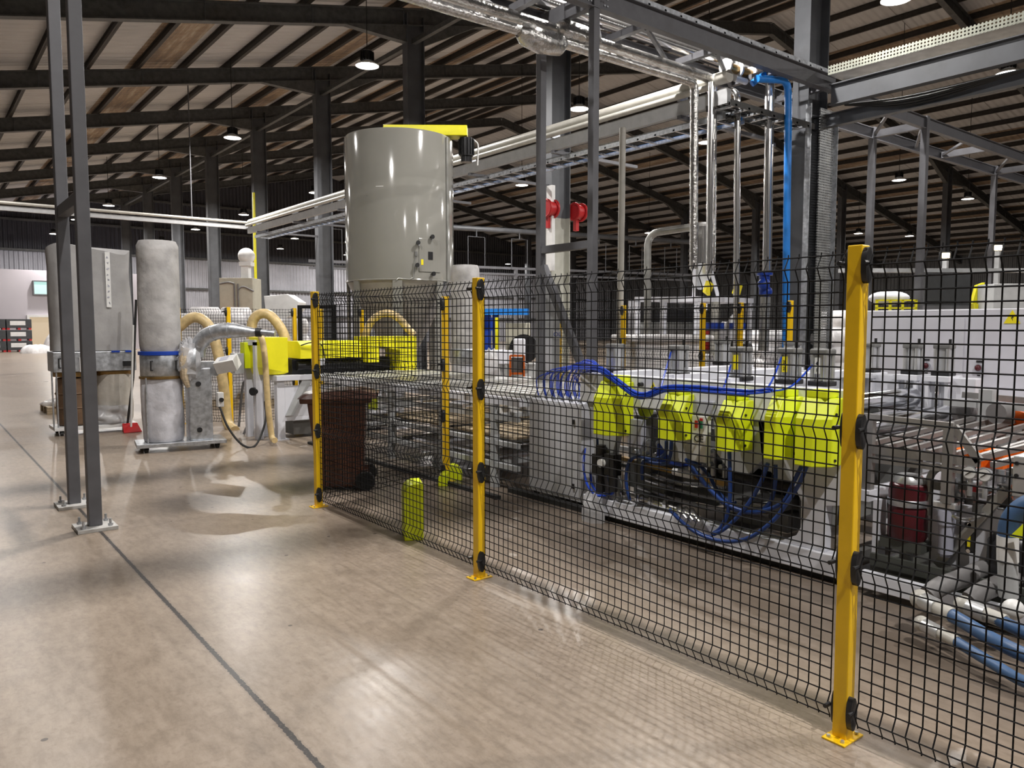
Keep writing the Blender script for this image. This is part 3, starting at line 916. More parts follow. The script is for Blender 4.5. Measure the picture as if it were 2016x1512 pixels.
# yellow plastic foot guards
def foot_guard(x, y, w, d, h, label, rz=0.0):
    m = MB(Matrix.Translation((x, y, 0)) @ Matrix.Rotation(rz, 4, 'Z'))
    pr = [(-d / 2, 0), (d / 2, 0), (d / 2, h)] + [(-d / 2 + d * 0.75 * (1 - math.sin(a)), h - d * 0.75 * (1 - math.cos(a))) for a in [math.pi / 2 * k / 6 * 1.0 for k in range(1, 7)]]
    pr = [(-d / 2, 0), (d / 2, 0), (d / 2, h), (d * 0.1, h)]
    for k in range(1, 7):
        a = math.pi / 2 * k / 6
        pr.append((d * 0.1 - d * 0.6 * math.sin(a), h - d * 0.6 * (1 - math.cos(a))))
    m.prism(pr, 'xz', -w / 2, w / 2)
    return m.thing('post_guard', 'guard_yellow', label, 'guard', 'yellow plastic post guards', 0.006)
foot_guard(3.11, 5.27, 0.25, 0.15, 0.45, 'bright yellow plastic post guard standing loose on the floor behind the mesh', R(-25))
foot_guard(4.44, 6.86, 0.28, 0.10, 0.13, 'low yellow plastic guard in front of the foot of the return post', R(-38))
foot_guard(4.66, 6.98, 0.14, 0.16, 0.17, 'low yellow plastic guard right of the foot of the return post', R(150))

# ------------------------------------------------------------------ brown wheelie bin
def wheelie_bin(x, y, rz):
    t = T('wheelie_bin', 'brown plastic wheelie bin standing behind the mesh fence corner', 'bin', (x, y, 0))
    M = Matrix.Translation((x, y, 0)) @ Matrix.Rotation(rz, 4, 'Z')
    def rect(x0, x1, w, z):
        return [(x0, -w, z), (x1, -w, z), (x1, w, z), (x0, w, z)]
    m = MB(M)
    m.loft([rect(-0.25, 0.20, 0.205, 0.03), rect(-0.265, 0.21, 0.22, 0.2), rect(-0.30, 0.235, 0.245, 0.62), rect(-0.335, 0.25, 0.27, 0.93)])
    m.part('body', 'bin_brown', t, 0.02)
    m = MB(M)
    m.loft([rect(-0.40, 0.30, 0.29, 0.905), rect(-0.405, 0.31, 0.30, 0.955)])
    m.part('rim', 'bin_brown', t, 0.008)
    m = MB(M)
    secs = []
    for u, h in ((-0.42, 0.0), (-0.38, 0.035), (-0.25, 0.06), (0.0, 0.085), (0.2, 0.085), (0.30, 0.06), (0.36, 0.03)):
        secs.append([(u, -0.30, 0.955), (u, -0.26, 0.965 + h * 0.8), (u, 0, 0.97 + h), (u, 0.26, 0.965 + h * 0.8), (u, 0.30, 0.955)])
    m.loft(secs, True)
    m.part('lid', 'bin_brown', t)
    m = MB(M)
    m.cyl((0.36, -0.22, 0.99), (0.36, 0.22, 0.99), 0.018, n=10)
    for s in (-0.2, 0.2): m.bar((0.25, s, 0.95), (0.37, s, 0.99), 0.04)
    m.part('handle', 'bin_brown', t)
    for s in (-1, 1):
        m = MB(M)
        m.lathe([], (0, 0, 0)) if False else None
        pr = [(0.02, 0.03), (0.09, 0.03), (0.10, 0.015), (0.10, -0.015), (0.09, -0.03), (0.02, -0.03)]
        ang = [2 * math.pi * i / 24 for i in range(24)]
        for (ra, ya), (rb_, yb) in zip(pr[:-1], pr[1:]):
            m.loft([[(0.235 + ra * math.cos(a), s * 0.255 + ya, 0.1 + ra * math.sin(a)) for a in ang], [(0.235 + rb_ * math.cos(a), s * 0.255 + yb, 0.1 + rb_ * math.sin(a)) for a in ang]], True)
        m.part('wheel', 'rubber', t)
    m = MB(M)
    m.cyl((0.235, -0.26, 0.1), (0.235, 0.26, 0.1), 0.012, n=8)
    for s in (-0.16, 0.16): m.bb((0.15, s - 0.02, 0.06), (0.26, s + 0.02, 0.2))
    m.part('axle', 'bin_brown', t)
    return t
wheelie_bin(3.54, 7.40, R(-30))

# ------------------------------------------------------------------ dust collectors
def bag(c, r, z0, z1, m, t, name, sq=(1, 1), wob=0.03, round_top=True, n=28):
    """sagging fabric sleeve with shallow folds"""
    q = MB()
    ph = [random.uniform(0, 6.28) for _ in range(6)]
    N = 22
    def fn(u, v):
        z = z0 + (z1 - z0) * u
        a = 2 * math.pi * v
        w = 1 + wob * (math.sin(3 * a + ph[0] + 5 * u) + 0.7 * math.sin(5 * a + ph[1] - 7 * u) + 0.5 * math.sin(2 * a + ph[2] + 11 * u)) * (0.35 + 0.65 * math.sin(math.pi * u))
        e = 1.0
        if u < 0.06: e = 0.93 + 0.07 * u / 0.06
        if round_top and u > 0.95: e = math.cos((u - 0.95) / 0.05 * 0.5)
        return (c[0] + r * w * e * math.cos(a) * sq[0], c[1] + r * w * e * math.sin(a) * sq[1], z)
    q.grid(fn, N, n)
    top = [fn(1, j / n) for j in range(n)]
    q.add(top + [(c[0], c[1], z1 + 0.015)], [(j, (j + 1) % n, n) for j in range(n)], True)
    bot = [fn(0, j / n) for j in range(n)]
    q.add(bot, [tuple(range(n))[::-1]])
    return q.part(name, m, t)
def handle(t, p, h, m='black_plastic'):
    q = MB().tube([(p[0], p[1], p[2]), (p[0] - 0.03, p[1] - 0.04, p[2]), (p[0] - 0.03, p[1] - 0.04, p[2] + h), (p[0], p[1], p[2] + h)], 0.01, 6)
    return q.part('handle', m, t)
def castor(t, x, y, s=0.05):
    q = MB()
    q.cyl((x - 0.02, y, s), (x + 0.02, y, s), s, n=14)
    q.bb((x - 0.03, y - 0.02, s), (x + 0.03, y + 0.02, 2 * s + 0.01))
    q.part('castor', 'rubber', t)

# single bag unit, nearer
d1 = T('dust_collector', 'grey single bag dust collector with a tall fabric sleeve and silver elbow duct', 'dust collector', (2.85, 11.15, 0))
px_ = MB(Matrix.Translation((2.88, 11.08, 0)) @ Matrix.Rotation(R(-9), 4, 'Z')).bb((-0.56, -0.26, 0.075), (0.56, 0.30, 0.125))
px_.part('platform', 'galvanised', d1, 0.004)
for cx, cy in ((2.42, 11.0), (3.3, 10.86), (2.45, 11.4), (3.35, 11.25)): castor(d1, cx, cy, 0.032)
BC = (2.68, 11.16)
bag(BC, 0.262, 1.33, 2.82, 'bag_fabric', d1, 'filter_bag', wob=0.022)
MB().lathe([(0.25, 1.0), (0.265, 1.02), (0.265, 1.30), (0.25, 1.33)], (BC[0], BC[1], 0), 28).part('drum', 'galvanised', d1)
MB().lathe([(0.262, 1.295), (0.285, 1.30), (0.285, 1.345), (0.262, 1.35)], (BC[0], BC[1], 0), 28, cap=False).part('strap', 'blue_paint', d1)
MB().lathe([(0.262, 0.975), (0.28, 0.98), (0.28, 1.01), (0.262, 1.015)], (BC[0], BC[1], 0), 28, cap=False).part('clamp_ring', 'brass', d1)
bag(BC, 0.262, 0.13, 0.985, 'film_bag', d1, 'collection_bag', wob=0.035, round_top=False)
handle(d1, (2.52, 10.95, 1.10), 0.12)
handle(d1, (2.83, 10.93, 1.10), 0.12)
q = MB()
for gx, gy in ((2.44, 10.98), (2.92, 10.90)): q.cyl((gx, gy, 0.12), (gx, gy, 1.0), 0.011, n=8)
q.part('rod', 'galvanised', d1)
PC = (3.12, 11.0)
MB(Matrix.Translation((PC[0], PC[1], 0)) @ Matrix.Rotation(R(-9), 4, 'Z')).bb((-0.15, -0.14, 0.12), (0.15, 0.14, 1.12)).part('pillar', 'galvanised', d1, 0.02)
q = MB()
for z in (0.27, 0.9): q.cyl((3.07, 10.845, z), (3.07, 10.86, z), 0.035, n=12)
q.part('slot', 'black_plastic', d1)
q = MB()
q.cyl((2.98, 11.1, 1.20), (3.12, 11.05, 1.20), 0.27, n=28)
q.part('fan_housing', 'galvanised', d1)
q = MB().bb((3.0, 10.86, 1.0), (3.34, 11.14, 1.2))
q.part('junction_housing', 'galvanised', d1, 0.004)
q = MB()
q.ball((2.98, 10.95, 1.20), 0.2, sc=(0.8, 0.7, 1.5), jit=0.16, n=26, m=18)
q.part('film_wrap', 'film', d1)
MB().tube([(2.95, 10.92, 1.38), (2.90, 10.88, 1.25), (2.9, 10.88, 1.0), (2.95, 10.9, 0.86)], [0.05, 0.06, 0.05, 0.03], 8).part('wrap_cord', 'wood', d1)
q = MB()
q.tube(catmull([(3.10, 10.98, 1.28), (3.12, 10.95, 1.42), (3.20, 10.86, 1.55), (3.34, 10.76, 1.615), (3.46, 10.68, 1.625)], 8), 0.105, 18)
for p, dd in (((3.12, 10.955, 1.41), (0.02, -0.02, 0.1)), ((3.27, 10.81, 1.59), (0.08, -0.06, 0.03)), ((3.44, 10.69, 1.625), (0.1, -0.07, 0.0))):
    p, dd = Vector(p), Vector(dd).normalized()
    q.cyl(p - dd * 0.008, p + dd * 0.008, 0.112, n=18)
q.part('elbow_duct', 'galvanised', d1)
q = MB()
q.tube([(3.46, 10.68, 1.625), (3.5, 10.65, 1.625), (3.72, 10.48, 1.60), (3.78, 10.44, 1.60)], [0.105, 0.105, 0.055, 0.05], 18)
q.part('cone_duct', 'galvanised', d1)
MB().tube([(3.74, 10.47, 1.60), (3.80, 10.43, 1.60)], 0.062, 14).part('coupling', 'black_plastic', d1)
MB().tube([(3.80, 10.43, 1.60), (3.95, 10.32, 1.58)], 0.042, 14).part('spigot', 'galvanised', d1)
# tilted control box
M = Matrix.Translation((3.42, 10.72, 1.16)) @ Matrix.Rotation(R(-38), 4, 'Z') @ Matrix.Rotation(R(24), 4, 'X') @ Matrix.Rotation(R(-12), 4, 'Y')
cb = MB(M).bb((-0.14, -0.10, -0.08), (0.15, 0.10, 0.09)).part('control_box', 'white_plastic', d1, 0.006)
MB(M).bb((-0.07, -0.05, 0.09), (0.05, 0.06, 0.094)).part('display', 'lilac_grey', cb)
q = MB().bb((3.28, 10.70, 0.58), (3.36, 10.80, 0.78))
q.part('switch_box', 'white_plastic', d1, 0.01)
q = MB().cyl((3.32, 10.70, 0.68), (3.32, 10.67, 0.68), 0.03, n=12)
q.part('knob', 'black_plastic', d1)
MB().tube(catmull([(3.3, 10.72, 0.6), (3.38, 10.62, 0.3), (3.55, 10.55, 0.05), (3.75, 10.6, 0.03), (3.95, 10.75, 0.35), (4.0, 10.9, 0.6)]), 0.016, 6).thing('cable', 'rubber', 'black power cable looping down from the dust collector switch', 'cable')

# twin bag unit, further
d2 = T('dust_collector', 'twin bag dust collector under one wide grey cover with a white lettered strip', 'dust collector', (2.3, 13.7, 0))
MB().bb((1.68, 13.45, 0.08), (2.85, 14.05, 0.13)).part('platform', 'white_plastic', d2, 0.004)
for cx, cy in ((1.78, 13.5), (2.75, 13.5), (1.78, 14.0), (2.75, 14.0)): castor(d2, cx, cy, 0.035)
# wide draped cover over both bags
def cover(u, v):
    z = 1.30 + 1.58 * u
    a = 2 * math.pi * v
    ca, sa = math.cos(a), math.sin(a)
    k = 3.4
    rx = abs(ca) ** (2 / k) * (1 if ca >= 0 else -1)
    ry = abs(sa) ** (2 / k) * (1 if sa >= 0 else -1)
    w = 1 + 0.014 * math.sin(4 * a + 6 * u) + 0.012 * math.sin(9 * a - 4 * u) + 0.02 * math.sin(7 * u + a)
    fl_ = 1.0 + 0.05 * max(0, u - 0.8) * 5 * (1 if ca < -0.3 else 0.2)
    return (2.285 + 0.57 * rx * w * fl_, 13.78 + 0.30 * ry * w, z + (0.04 * math.sin(2 * a) + 0.03 * math.cos(3 * a)) * u ** 6)
q = MB().grid(cover, 24, 44)
tp = [cover(1, j / 44) for j in range(44)]
q.add(tp + [(2.285, 13.78, 2.93)], [(j, (j + 1) % 44, 44) for j in range(44)], True)
q.part('bag_cover', 'bag_sheet', d2)
st = MB().bb((2.46, 13.452, 1.98), (2.53, 13.458, 2.84)).part('label_strip', 'white_plastic', d2, label='white strip with small dark hand lettering')
q = MB()
for k in range(9):
    z = 2.05 + 0.088 * k
    for j in range(3):
        a = random.uniform(0, 3.14)
        q.box((2.495 + random.uniform(-0.012, 0.012), 13.450, z + random.uniform(-0.012, 0.012)), (0.028, 0.003, 0.007), rot=Matrix.Rotation(a, 3, 'Y'))
q.part('lettering', 'lilac_grey', st)
MB().bb((1.70, 13.46, 0.98), (2.86, 14.08, 1.29)).part('fan_box', 'galvanised', d2, 0.01)
for k, xx in enumerate((1.83, 2.1, 2.5, 2.7)):
    MB().bb((xx, 13.44, 1.27), (xx + 0.12, 13.47, 1.30)).part('strap', 'blue_paint', d2)
handle(d2, (1.80, 13.46, 1.05), 0.14)
MB().bb((2.66, 13.43, 1.05), (2.82, 13.47, 1.13)).part('label_plate', 'black_plastic', d2)
q = MB().bb((2.05, 13.42, 0.98), (2.11, 13.46, 1.2)); q.part('door_strip', 'white_plastic', d2)
q = MB()
for cx in (2.0, 2.58): q.lathe([(0.27, 0.90), (0.28, 0.92), (0.28, 0.97)], (cx, 13.78, 0), 24)
q.part('bag_collar', 'brass', d2)
bag((2.58, 13.76), 0.265, 0.16, 0.92, 'film_bag_beige', d2, 'collection_bag', wob=0.04, round_top=False)
bag((2.48, 13.62), 0.26, 0.13, 0.42, 'film', d2, 'loose_film', sq=(1.1, 0.7), wob=0.12, round_top=False)
q = MB()
for xx in (1.68, 1.74): q.cyl((xx, 13.5, 0.1), (xx, 13.5, 1.0), 0.012, n=8)
q.part('rod', 'galvanised', d2)
q = MB().lathe([(0.22, 0.14), (0.24, 0.16), (0.25, 0.5), (0.24, 0.86), (0.22, 0.88)], (2.0, 13.78, 0), 24)
for z in (0.4, 0.62): q.lathe([(0.25, z), (0.262, z + 0.015), (0.25, z + 0.03)], (2.0, 13.78, 0), 24, cap=False)
q.thing('drum', 'brown_barrel', 'brown drum standing under the left bag of the twin dust collector', 'drum')
# broom and dustpan leaning on the twin unit
br = T('broom', 'black and white handled broom with a red head leaning by the twin dust collector', 'broom', (2.85, 13.2, 0.13))
hp = [(2.687,13.468,0.05), (2.769,13.3,0.857), (2.855,13.3,2.102)]
MB().cyl(hp[0], hp[1], 0.02, n=8).part('lower_handle', 'black_plastic', br)
MB().cyl(hp[1], hp[2], 0.02, n=8).part('upper_handle', 'black_plastic', br)
MB().bar(hp[0], (hp[0][0], hp[0][1], hp[0][2] - 0.05), 0.10).part('head', 'red', br)
dp = T('dustpan', 'red long handled dustpan beside the broom', 'dustpan', (2.721,13.35,0.035))
hq = [(2.721,13.35,0.035), (2.776,13.2,1.701)]
MB().cyl(hq[0], hq[1], 0.016, n=8).part('handle', 'white_plastic', dp)
x, y, z = hq[0]
MB().loft([[(x - 0.13, y - 0.14, z - 0.03), (x + 0.13, y - 0.14, z - 0.03), (x + 0.13, y - 0.14, z - 0.02), (x - 0.13, y - 0.14, z - 0.02)], [(x - 0.11, y + 0.08, z - 0.03), (x + 0.11, y + 0.08, z - 0.03), (x + 0.11, y + 0.08, z + 0.1), (x - 0.11, y + 0.08, z + 0.1)]]).part('pan', 'red', dp)
# tan hose passing behind the single bag unit
MB().tube(catmull([(3.43,13.315,1.619),(3.664,13.132,1.826),(3.857,12.981,1.702),(3.965,12.896,1.287),(4.03,12.845,0.703),(4.07,12.814,0.115),(4.093,12.542,-0.01)], 8), 0.085, 12).thing('flexible_hose', 'cream_hose', 'fat tan flexible hose curving to the floor behind the silver elbow duct', 'hose', 'tan flexible hoses')
# sheets and film on pallets at far left
for (xx, yy, dz, lab) in ((2.55, 17.6, 0.10, 'grey'), (2.3, 19.2, 0.0, 'clear')):
    pass
def pallet(x, y, w, d, z0=0.0, label='', group='wooden pallets', rz=0.0):
    M = Matrix.Translation((x, y, z0)) @ Matrix.Rotation(rz, 4, 'Z')
    t = T('pallet', label, 'pallet', (x, y, z0), group)
    q = MB(M)
    n = 7
    for i in range(n):
        q.bb((-w / 2 + i * w / n + 0.01, -d / 2, 0.12), (-w / 2 + (i + 1) * w / n - 0.01, d / 2, 0.14))
    q.part('deck', 'wood', t)
    q = MB(M)
    for yy in (-d / 2 + 0.06, 0, d / 2 - 0.06): q.bb((-w / 2, yy - 0.05, 0.0), (w / 2, yy + 0.05, 0.12))
    q.part('bearer', 'wood', t)
    return t
pallet(2.45, 17.4, 0.9, 1.0, 0, 'low pallet under loose plastic sheets left of the twin dust collector')
def crumple(lo, hi, m, label, name, cat, group=None, n=16, amp=0.35):
    q = MB()
    ph = [random.uniform(0, 6.28) for _ in range(8)]
    cx, cy = (lo[0] + hi[0]) / 2, (lo[1] + hi[1]) / 2
    ax, ay, h = (hi[0] - lo[0]) / 2, (hi[1] - lo[1]) / 2, hi[2] - lo[2]
    def fn(u, v):
        t, a = math.pi / 2 * u, 2 * math.pi * v
        w = 1 + amp * 0.3 * math.sin(3 * a + ph[0]) + amp * 0.2 * math.sin(7 * a + ph[1] + 4 * u)
        hh = 1 + amp * (0.5 * math.sin(2 * a + ph[2]) + 0.3 * math.sin(5 * a + ph[3] + 3 * u))
        return (cx + ax * w * math.cos(t) ** 0.5 * math.cos(a), cy + ay * w * math.cos(t) ** 0.5 * math.sin(a), lo[2] + h * math.sin(t) * (hh if u < 0.98 else 1))
    q.grid(fn, 8, n * 2)
    return q.thing(name, m, label, cat, group)
crumple((1.95, 16.9, 0.14), (2.95, 17.9, 0.26), 'film', 'loose crumpled plastic sheeting heaped on the low pallet', 'plastic_sheet', 'sheet')
crumple((2.4, 15.2, 0.0), (3.1, 15.9, 0.16), 'film', 'flattened grey plastic sheet on the floor beside the twin dust collector', 'plastic_sheet', 'sheet')
# dark stacking crates and white sacks by the office
for i in range(3):
    for j in range(3):
        x, y, z = 3.0 + j * 1.45 - 0.2, 60.2, i * 0.72
        t = T('stacking_crate', 'dark grey pallet crate with a white label by the office, %s of %s stack' % (('bottom', 'middle', 'top')[i], ('left', 'centre', 'right')[j]), 'crate', (x, y, z), 'dark crates by the office')
        MB().bb((x - 0.7, y - 0.6, z + 0.12), (x + 0.7, y + 0.6, z + 0.70)).part('box', 'crate_dark', t, 0.02)
        q = MB()
        for xx in (-0.6, 0, 0.6): q.bb((x + xx - 0.08, y - 0.6, z), (x + xx + 0.08, y + 0.6, z + 0.12))
        q.part('foot', 'red', t)
        MB().bb((x - 0.5, y - 0.62, z + 0.3), (x + 0.35, y - 0.6, z + 0.58)).part('label_card', 'white_plastic', t)
crumple((6.9, 57.2, 0), (9.2, 58.8, 1.25), 'sack_white', 'tall heap of white wrapped sacks beside the dark crates', 'sack_heap', 'sacks', amp=0.25)
crumple((5.3, 55.5, 0), (7.2, 57, 0.5), 'sack_white', 'low white sack lying in front of the wrapped heap', 'sack_heap', 'sacks', amp=0.2)
# ------------------------------------------------------------------ sheet extruder at the head of the line
ex = T('sheet_extruder', 'white and yellow sheet extruder head with a yellow hood across the machine line', 'machine', (5.3, 11.2, 0))
for lx, ly in ((4.28, 11.62), (4.28, 11.06), (6.3, 11.06), (6.3, 11.62)):
    lg = MB().bb((lx - 0.06, ly - 0.06, 0.02), (lx + 0.06, ly + 0.06, 0.90)).part('leg', 'machine_white', ex, 0.005)
    MB().bb((lx - 0.1, ly - 0.1, 0), (lx + 0.1, ly + 0.1, 0.02)).part('foot', 'machine_white', lg)
MB().bb((4.2, 10.95, 0.88), (6.4, 11.72, 0.96)).part('bed', 'machine_white', ex, 0.006)
MB().bb((4.34, 11.0, 0.34), (6.25, 11.05, 0.80)).part('front_panel', 'machine_white', ex, 0.004)
MB().prism([(4.34, 0.36), (4.45, 0.36), (4.75, 0.88), (4.6, 0.88)], 'xz', 10.96, 11.0).part('gusset', 'machine_grey', ex)
MB().bb((4.34, 11.0, 0.28), (6.25, 11.1, 0.34)).part('crossbar', 'machine_white', ex)
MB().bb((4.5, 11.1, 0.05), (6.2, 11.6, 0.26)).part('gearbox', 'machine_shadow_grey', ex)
gb = MB()
gb.loft([[(4.05, 11.09, 0.97), (4.35, 11.07, 0.97), (4.35, 11.54, 0.97), (4.05, 11.54, 0.97)], [(4.03, 11.05, 1.08), (4.41, 11.02, 1.0), (4.41, 11.59, 1.0), (4.03, 11.59, 1.08)], [(4.03, 11.05, 1.52), (4.41, 11.02, 1.52), (4.41, 11.59, 1.52), (4.03, 11.59, 1.52)]])
gb.part('end_guard', 'hood_yellow', ex, 0.006)
MB().bb((3.95, 11.55, 1.05), (4.12, 11.75, 1.44)).part('side_guard', 'guard_yellow', ex, 0.006)
hd = MB()
hd.loft([[(4.55, 10.9, 1.20), (5.55, 10.9, 1.20), (5.55, 11.5, 1.20), (4.55, 11.5, 1.20)], [(4.55, 10.9, 1.40), (5.55, 10.9, 1.40), (5.55, 11.5, 1.40), (4.55, 11.5, 1.40)], [(4.55, 11.0, 1.46), (5.55, 11.0, 1.46), (5.55, 11.4, 1.46), (4.55, 11.4, 1.46)]])
hd.part('hood', 'hood_yellow', ex, 0.004)
MB().cyl((4.55, 11.05, 1.09), (6.1, 11.05, 1.09), 0.07, n=18).part('roller', 'roller_dark', ex)
MB().bb((4.5, 11.1, 0.96), (6.2, 11.5, 1.19)).part('die_block', 'roller_dark', ex)
MB().bb((5.62, 10.8, 1.12), (5.80, 11.3, 1.52)).part('hood_block', 'hood_yellow', ex, 0.004)
MB().prism([(5.85, 1.52), (6.45, 1.52), (6.45, 0.98), (6.15, 0.98), (6.15, 1.3), (5.85, 1.36)], 'xz', 10.75, 11.25).part('hood_block', 'hood_yellow', ex, 0.004)
fr_ = MB()
for xx, yy in ((4.05, 11.7), (4.05, 11.3)): fr_.bb((xx - 0.05, yy - 0.05, 0), (xx + 0.05, yy + 0.05, 1.45))
fr_.bb((4.0, 11.25, 1.40), (4.1, 11.75, 1.48))
fr_.part('side_frame', 'machine_white', ex)
MB().cyl((4.0, 11.3, 0.72), (3.95, 11.27, 0.72), 0.06, n=16).part('handwheel', 'black_plastic', ex)
q = MB().bb((3.78, 11.5, 0.98), (3.92, 11.7, 1.28)); q.part('terminal_box', 'machine_grey', ex, 0.004)
q = MB().bb((4.72, 10.82, 1.10), (4.9, 10.9, 1.2)); q.part('lever_block', 'machine_white', ex)
MB().tube(catmull([(4.55, 10.88, 1.40), (4.7, 10.85, 1.44), (4.86, 10.84, 1.40), (4.9, 10.83, 1.2), (4.88, 10.82, 1.05)]), 0.009, 6).part('hanging_cable', 'rubber', ex)
# tan hoses
MB().tube(catmull([(4.27,12.15,0.977),(4.27,12.15,1.299),(4.278,12.143,1.701),(4.357,12.081,1.861),(4.496,11.973,1.861),(4.632,11.867,1.661),(4.692,11.82,1.476),(4.714,11.802,1.299)], 8), 0.078, 14).thing('flexible_hose', 'cream_hose', 'tan hose arching over the yellow end guard of the extruder', 'hose', 'tan flexible hoses')
MB().tube(catmull([(3.871,10.811,1.599),(3.885,10.673,1.529),(3.915,10.65,1.344),(3.931,10.638,0.986),(3.945,10.626,0.555),(3.995,10.651,0.129),(3.973,10.478,0.086)], 8), 0.042, 12).thing('flexible_hose', 'cream_hose', 'slim tan hose dropping from the silver cone duct to the floor', 'hose', 'tan flexible hoses')
MB().tube(catmull([(5.849,11.422,1.037),(5.867,11.408,1.453),(5.962,11.334,1.768),(6.133,11.2,1.892),(6.289,11.078,1.834),(6.418,10.977,1.652),(6.502,10.911,1.536)], 8), 0.062, 14).thing('flexible_hose', 'cream_hose', 'tan hose arching in front of the silo foot behind the mesh', 'hose', 'tan flexible hoses')
MB().tube(catmull([(3.946,11.895,0.135),(4.008,11.846,0.765),(4.071,11.797,0.828),(4.143,11.741,0.726),(4.085,11.786,0.293),(4.005,11.849,0.017)], 6), 0.02, 8).thing('cable_hose', 'grey_rubber', 'grey cable loop hanging at the end of the extruder', 'hose')

# ------------------------------------------------------------------ cooling table with long bars
tb = T('cooling_table', 'long table of bright lengthwise bars between the extruder and the grey cabinet', 'table', (5.7, 8.5, 0))
for xx in (4.78, 6.58):
    MB().bb((xx - 0.03, 5.95, 0.88), (xx + 0.03, 10.9, 0.96)).part('side_rail', 'machine_white', tb)
for i in range(10):
    xx = 4.92 + i * 0.172
    MB().bb((xx - 0.035, 6.0, 0.955), (xx + 0.035, 10.85, 0.985)).part('bar', 'table_bar', tb, 0.006)
for yy in (6.05, 7.2, 8.4, 9.6, 10.8):
    MB().bb((4.8, yy - 0.03, 0.87), (6.56, yy + 0.03, 0.955)).part('cross_member', 'machine_grey', tb)
for yy in (6.4, 7.4, 8.6, 10.2):
    for xx in (4.78, 6.58):
        MB().bb((xx - 0.035, yy - 0.035, 0.0), (xx + 0.035, yy + 0.035, 0.88)).part('leg', 'machine_grey', tb)
for zz in (0.22, 0.45, 0.72):
    q = MB()
    for xx in (4.78, 6.58): q.bb((xx - 0.025, 6.0, zz), (xx + 0.025, 10.4, zz + 0.05))
    for yy in (6.4, 7.4, 8.6, 10.2): q.bb((4.8, yy - 0.025, zz), (6.56, yy + 0.025, zz + 0.05))
    q.part('lower_frame', 'machine_grey', tb)
MB().bb((4.85, 6.2, 0.51), (6.45, 7.3, 0.53)).thing('board', 'wood', 'pale sheet lying on the lower frame of the cooling table, nearest the cabinet', 'board', 'boards under the cooling table')
MB().bb((4.9, 7.6, 0.51), (6.4, 9.0, 0.53)).thing('board', 'wood', 'pale sheet lying on the lower frame below the middle of the cooling table', 'board', 'boards under the cooling table')
MB().bb((4.9, 6.5, 0.28), (6.4, 8.3, 0.30)).thing('board', 'machine_white', 'white sheet on the lowest frame of the cooling table', 'board', 'boards under the cooling table')
q = MB()
for xx in (4.45, 6.7):
    q.bb((xx - 0.03, 5.9, 0.0), (xx + 0.03, 10.4, 0.035))
q.thing('floor_rail', 'rubber', 'pair of dark rails on the floor under the cooling table', 'rail')
sq = MB().bb((4.72, 8.92, 0.60), (4.76, 9.14, 0.75)).thing('tag_plate', 'guard_yellow', 'small yellow plate on the cooling table frame beside the bin lid', 'plate')
sq2 = MB()
sq2.cyl((4.9, 6.7, 0.36), (6.4, 6.7, 0.36), 0.045, n=14)
sq2.part('idler', 'stainless', tb)
for yy, zz in ((7.0, 0.8), (7.9, 0.8)):
    MB().cyl((4.8, yy, zz), (6.55, yy, zz), 0.03, n=12).part('idler', 'chrome', tb)

# ------------------------------------------------------------------ grey valve cabinet
vc = T('valve_cabinet', 'grey steel valve cabinet with blue tubes springing from its top', 'cabinet', (5.05, 5.48, 0))
MB().bb((4.80, 5.11, 0.06), (5.30, 5.86, 0.975)).part('body', 'cabinet_grey', vc, 0.008)
MB().bb((4.795, 5.125, 0.09), (4.802, 5.845, 0.955)).part('door', 'cabinet_grey', vc, 0.002)
for z in (0.20, 0.80):
    l = MB().bb((4.782, 5.19, z - 0.02), (4.796, 5.215, z + 0.025)).part('lock', 'black_plastic', vc)
for xx, yy in ((4.85, 5.16), (5.25, 5.16), (4.85, 5.8), (5.25, 5.8)):
    MB().cyl((xx, yy, 0), (xx, yy, 0.06), 0.03, n=10).part('foot', 'rubber', vc)
MB().cyl((5.02, 5.11, 0.62), (5.02, 5.06, 0.62), 0.025, n=10).part('gland', 'black_plastic', vc)
tubes_start = []
NT = 22
for i in range(NT):
    sx, sy = 4.86 + (i % 4) * 0.06, 5.78 - 0.030 * i
    MB().cyl((sx, sy, 0.975), (sx, sy, 1.005), 0.012, n=8).part('tube_fitting', 'galvanised', vc)
    tubes_start.append((sx, sy))
main = [(4.62,4.884,1.332),(4.56,4.605,1.324),(4.5,4.341,1.235),(4.46,4.072,1.149),(4.44,3.811,1.219),(4.43,3.565,1.239),(4.43,3.3,1.241),(4.43,3.074,1.242),(4.43,2.9,1.267)]
for i in range(NT):
    sx, sy = tubes_start[i]
    jx, jz = random.uniform(-0.03, 0.03), random.uniform(-0.025, 0.025)
    lift = 1.20 + 0.012 * (i % 7)
    e = len(main) - (i % 4)
    pts = [(sx, sy, 0.99), (sx - 0.02, sy + 0.01, 1.10), (sx - 0.06, sy - 0.08, lift), ((sx + main[0][0]) / 2 - 0.03, (sy + main[0][1]) / 2 - 0.12, 1.29 + 0.006 * i)]
    if i > 16: pts = [(sx, sy, 0.99), (sx, sy, 1.12), (sx - 0.1, sy - 0.06, 1.24)]
    pts += [(p[0] + jx, p[1], p[2] + jz) for p in main[1:e]]
    MB().tube(catmull(pts, 6), 0.0065, 6).thing('air_tube', 'blue_tube', 'thin blue air tube in the bundle arching from the grey valve cabinet', 'tube', 'bundled blue air tubes')
k = 0
